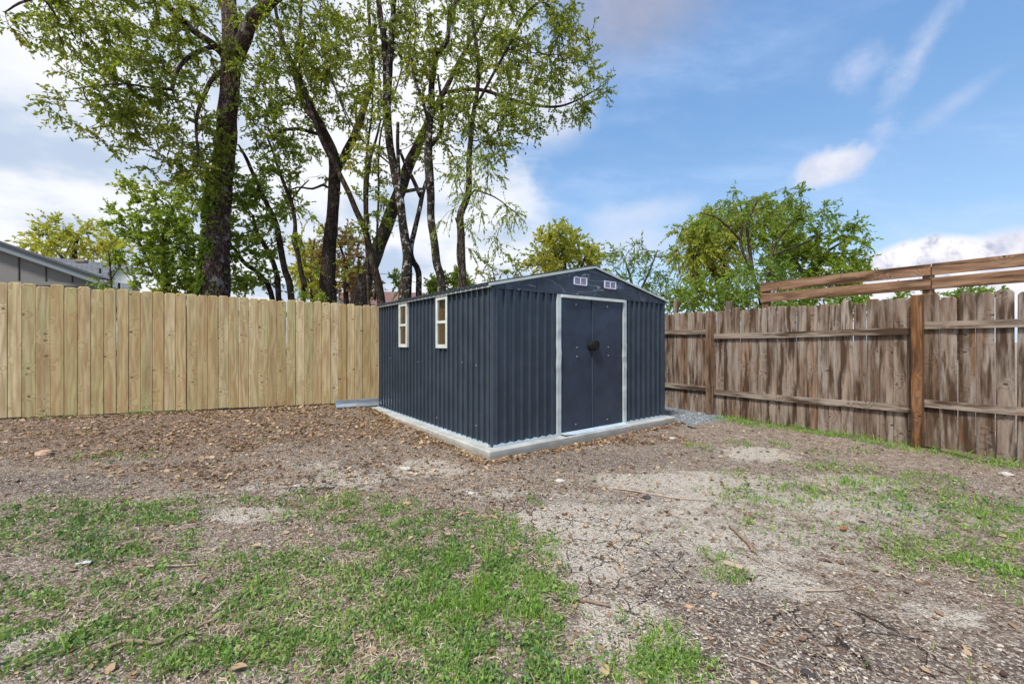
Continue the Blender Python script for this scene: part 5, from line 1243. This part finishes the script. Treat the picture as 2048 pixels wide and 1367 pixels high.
scrap('crumpled_wrapper', 168, 1154, .06, .03, .010, M['rag'], 'crumpled greyish wrapper in the weeds at the left', 'wrapper', 5)
def bigleaf(px, py, s, rot, label, tone):
    xg, yg = GP(px, py); z0 = float(H(xg, yg))+.012; n = 10; V = []; 
    for k in range(n+1):
        u = k/n; hw = .30*math.sin(PI*u**.85)*(1-.25*u)+.01
        for v in (-1, 0, 1):
            a = (u-.5)*s; b = v*hw*s; V.append([xg+a*math.cos(rot)-b*math.sin(rot), yg+a*math.sin(rot)+b*math.cos(rot), z0+.12*s*math.sin(u*3)*1+abs(v)*.10*s])
    mb = MB(); mb.add(V, [(k*3+j, k*3+j+1, k*3+4+j, k*3+3+j) for k in range(n) for j in range(2)])
    return props(mb.build('dry_leaf', M['litter'], smooth=True, attrs={'rnd': [tone]*len(V)}), label, 'leaf', group='large dry leaves on the ground')
bigleaf(1211, 1344, .065, 1.4, 'large tan dry leaf standing out near the bottom centre', .82)
bigleaf(478, 1352, .06, .2, 'rounded tan dry leaf at the bottom edge left of centre', .7)
bigleaf(1290, 1357, .055, -.5, 'pale curled dry leaf at the bottom edge among grass', .85)
bigleaf(897, 1073, .05, .4, 'pale pinkish dry leaf at the left rim of the bright grass', .8)
bigleaf(816, 1148, .05, .1, 'small tan dry leaf in the weeds left of the bright grass', .75)
bigleaf(1688, 1060, .07, .5, 'rusty red curled leaf on the soil at right', 1.0)
bigleaf(310, 1103, .07, .3, 'brown curled leaf lying in the weeds at left', .55)
bigleaf(512, 1108, .06, .1, 'tan narrow leaf lying in the middle of the weeds', .8)

# ================================================================== SKY, SUN, CAMERA
SUN_EL, SUN_AZ = math.radians(56), math.radians(-150)   # azimuth measured from +Y towards +X
world = bpy.data.worlds.new('World'); scene.world = world; world.use_nodes = True
t = NT(world.node_tree); bg = world.node_tree.nodes['Background']
sky = t.node('ShaderNodeTexSky', sky_type='NISHITA', sun_disc=False, sun_elevation=SUN_EL, sun_rotation=SUN_AZ, altitude=100, air_density=1.0, dust_density=.6, ozone_density=1.6)
K = .125
D = t.vm('NORMALIZE', t.node('ShaderNodeTexCoord').outputs['Generated'])
sp = t.node('ShaderNodeSeparateXYZ', {'Vector': D}); dx_, dy_, dz_ = sp.outputs
inv = t.m('DIVIDE', 1.0, t.m('ADD', t.m('MAXIMUM', dz_, 0), .22))
pl = t.vm('SCALE', D, inv)
def dirv(px, py): v = np.array([(px-1024)/F, 1, (684-py)/F]); return v/np.linalg.norm(v)
NZ = {k: t.noise(t.vm('ADD', D, (k*.37, 1.7, k*.2)), k, 6, .62, .2) for k in (4.0, 8.0, 15.0)}
def cloud(px, py, rx, ry, tilt, nscale, namp, edge, seed, detail=7):
    c = dirv(px, py); r0 = np.cross(c, (0,0,1)); r0 /= np.linalg.norm(r0); u0 = np.cross(r0, c)
    ca, sa = math.cos(tilt), math.sin(tilt); r1 = r0*ca+u0*sa; u1 = -r0*sa+u0*ca
    q = 1/np.linalg.norm([(px-1024)/F, 1, (684-py)/F])
    ax_ = t.m('DIVIDE', t.m('SUBTRACT', t.vm('DOT_PRODUCT', D, tuple(r1)), float(np.dot(c, r1))), rx/F*q)
    ay_ = t.m('DIVIDE', t.m('SUBTRACT', t.vm('DOT_PRODUCT', D, tuple(u1)), float(np.dot(c, u1))), ry/F*q)
    dist = t.m('SQRT', t.m('ADD', t.m('MULTIPLY', ax_, ax_), t.m('MULTIPLY', ay_, ay_)))
    front = t.m('GREATER_THAN', t.vm('DOT_PRODUCT', D, tuple(c)), .1)
    n = NZ[min(NZ, key=lambda k: abs(k-nscale))]
    f = t.m('ADD', t.m('SUBTRACT', 1, dist), t.m('MULTIPLY', t.m('SUBTRACT', n, .5), namp))
    return t.m('MULTIPLY', t.ss(f, 0, edge), front)
base = t.vm('MULTIPLY', t.vm('SCALE', sky.outputs[0], K), (.98, 1.08, 1.06))
n_st = t.noise(t.mapv(pl, (1.0, 1.9, 1), rot=(0,0,.5)), 1.3, 6, .6, .3)
thin = t.m('MULTIPLY', t.ss(n_st, .42, .80), .50)
base = t.mix(.68, base, t.ramp(dz_, [(0, (.33,.44,.58)), (.22, (.19,.34,.57)), (.6, (.10,.225,.48)), (1, (.08,.18,.42))]))
base = t.mix(t.m('MULTIPLY', thin, 1.1), base, (.40,.50,.70))
hor = t.ss(dz_, .42, .0)
base = t.mix(t.m('MULTIPLY', hor, .35), base, (.42,.54,.72))
# broken overcast towards the left and behind the trees
nb = t.noise(t.vm('ADD', pl, (3.1, 1.7, 0)), 1.3, 6, .58, .25)
lf_ = t.ss(dx_, .18, -.35)
ov = t.ss(t.m('ADD', nb, t.m('MULTIPLY', lf_, .26)), .50, .64)
ov = t.m('MULTIPLY', ov, t.ss(dx_, .22, -.05))
shade = t.noise(t.vm('ADD', pl, (9, 2, 0)), 1.9, 6, .55)
ovc = t.mix(t.ss(shade, .40, .66), (.64,.645,.67), (.36,.43,.54))
col = t.mix(t.m('MULTIPLY', ov, .95), base, ovc)
def put(col, f, a, b=None, sc=9.0, lo=.35, hi=.65, amt=1.0):
    a = [v*.68 for v in a]; b = None if b is None else [v*.68 for v in b]
    c = a if b is None else t.mix(t.ss(NZ[8.0 if sc < 12 else 15.0], lo, hi), a, b)
    return t.mix(t.m('MULTIPLY', f, amt), col, c)
col = put(col, cloud(1290, -20, 240, 190, .1, 3.5, .7, .9, 1.0, 4), (.42,.44,.56), (.34,.37,.50), amt=.85)
col = put(col, cloud(1120, 200, 110, 120, 0, 5, 1.0, .9, 2.0), (.85,.86,.92), amt=.8)
col = put(col, cloud(1660, 333, 78, 44, .25, 16, 1.5, .6, 3.0), (.86,.87,.95), (.66,.70,.84), 22, amt=.95)
col = put(col, cloud(1835, 115, 125, 42, .95, 8, 2.2, 1.1, 4.0), (.72,.76,.92), amt=.75)
col = put(col, cloud(1715, 145, 60, 55, .5, 15, 2.2, 1.2, 5.0), (.58,.66,.90), amt=.6)
col = put(col, cloud(1765, 270, 60, 34, .8, 15, 2.4, 1.2, 5.5), (.58,.66,.90), amt=.6)
col = put(col, cloud(1920, 200, 130, 34, .5, 8, 2.4, 1.3, 6.0), (.62,.69,.90), amt=.5)
col = put(col, cloud(1270, 430, 170, 45, .1, 8, 1.2, .9, 7.0), (.66,.74,.92), amt=.7)
col = put(col, cloud(1230, 500, 230, 60, .1, 6, .9, .9, 8.0), (.74,.78,.93), amt=.6)
col = put(col, cloud(1700, 590, 180, 90, .0, 9, .9, .5, 9.0), (.92,.92,1.0), (.62,.66,.82), 11)
col = put(col, cloud(1980, 560, 260, 105, .12, 10, 1.0, .35, 10.5), (.95,.93,.98), (.52,.56,.72), 9, .42, .66)
col = put(col, cloud(1860, 520, 110, 55, .0, 12, 1.0, .35, 11.5), (1.0,.97,.99), (.50,.54,.70), 13, .45, .62)
t.set(bg.inputs['Color'], col); t.set(bg.inputs['Strength'], 1.0)

sd = bpy.data.lights.new('sun', 'SUN'); sd.energy = 3.2; sd.angle = math.radians(9); sd.color = (1.0, .95, .87)
so = bpy.data.objects.new('sun', sd); COL.objects.link(so)
sv_ = Vector((math.sin(SUN_AZ)*math.cos(SUN_EL), math.cos(SUN_AZ)*math.cos(SUN_EL), math.sin(SUN_EL)))
so.rotation_euler = sv_.to_track_quat('Z', 'Y').to_euler(); so.location = (0, -5, 12)

cam = bpy.data.cameras.new('camera'); co = bpy.data.objects.new('camera', cam); COL.objects.link(co)
cam.sensor_width = 36; cam.lens = 36*F/2048; cam.clip_end = 3000; cam.clip_start = .05
co.location = (0, 0, CZ); co.rotation_euler = (math.radians(90), 0, 0); scene.camera = co
scene.view_settings.view_transform = 'Standard'; scene.view_settings.look = 'None'; scene.view_settings.gamma = 1; scene.view_settings.exposure = .65
scene.render.engine = 'CYCLES'; scene.cycles.max_bounces = 4; scene.cycles.diffuse_bounces = 3; scene.cycles.glossy_bounces = 2; scene.cycles.transmission_bounces = 2
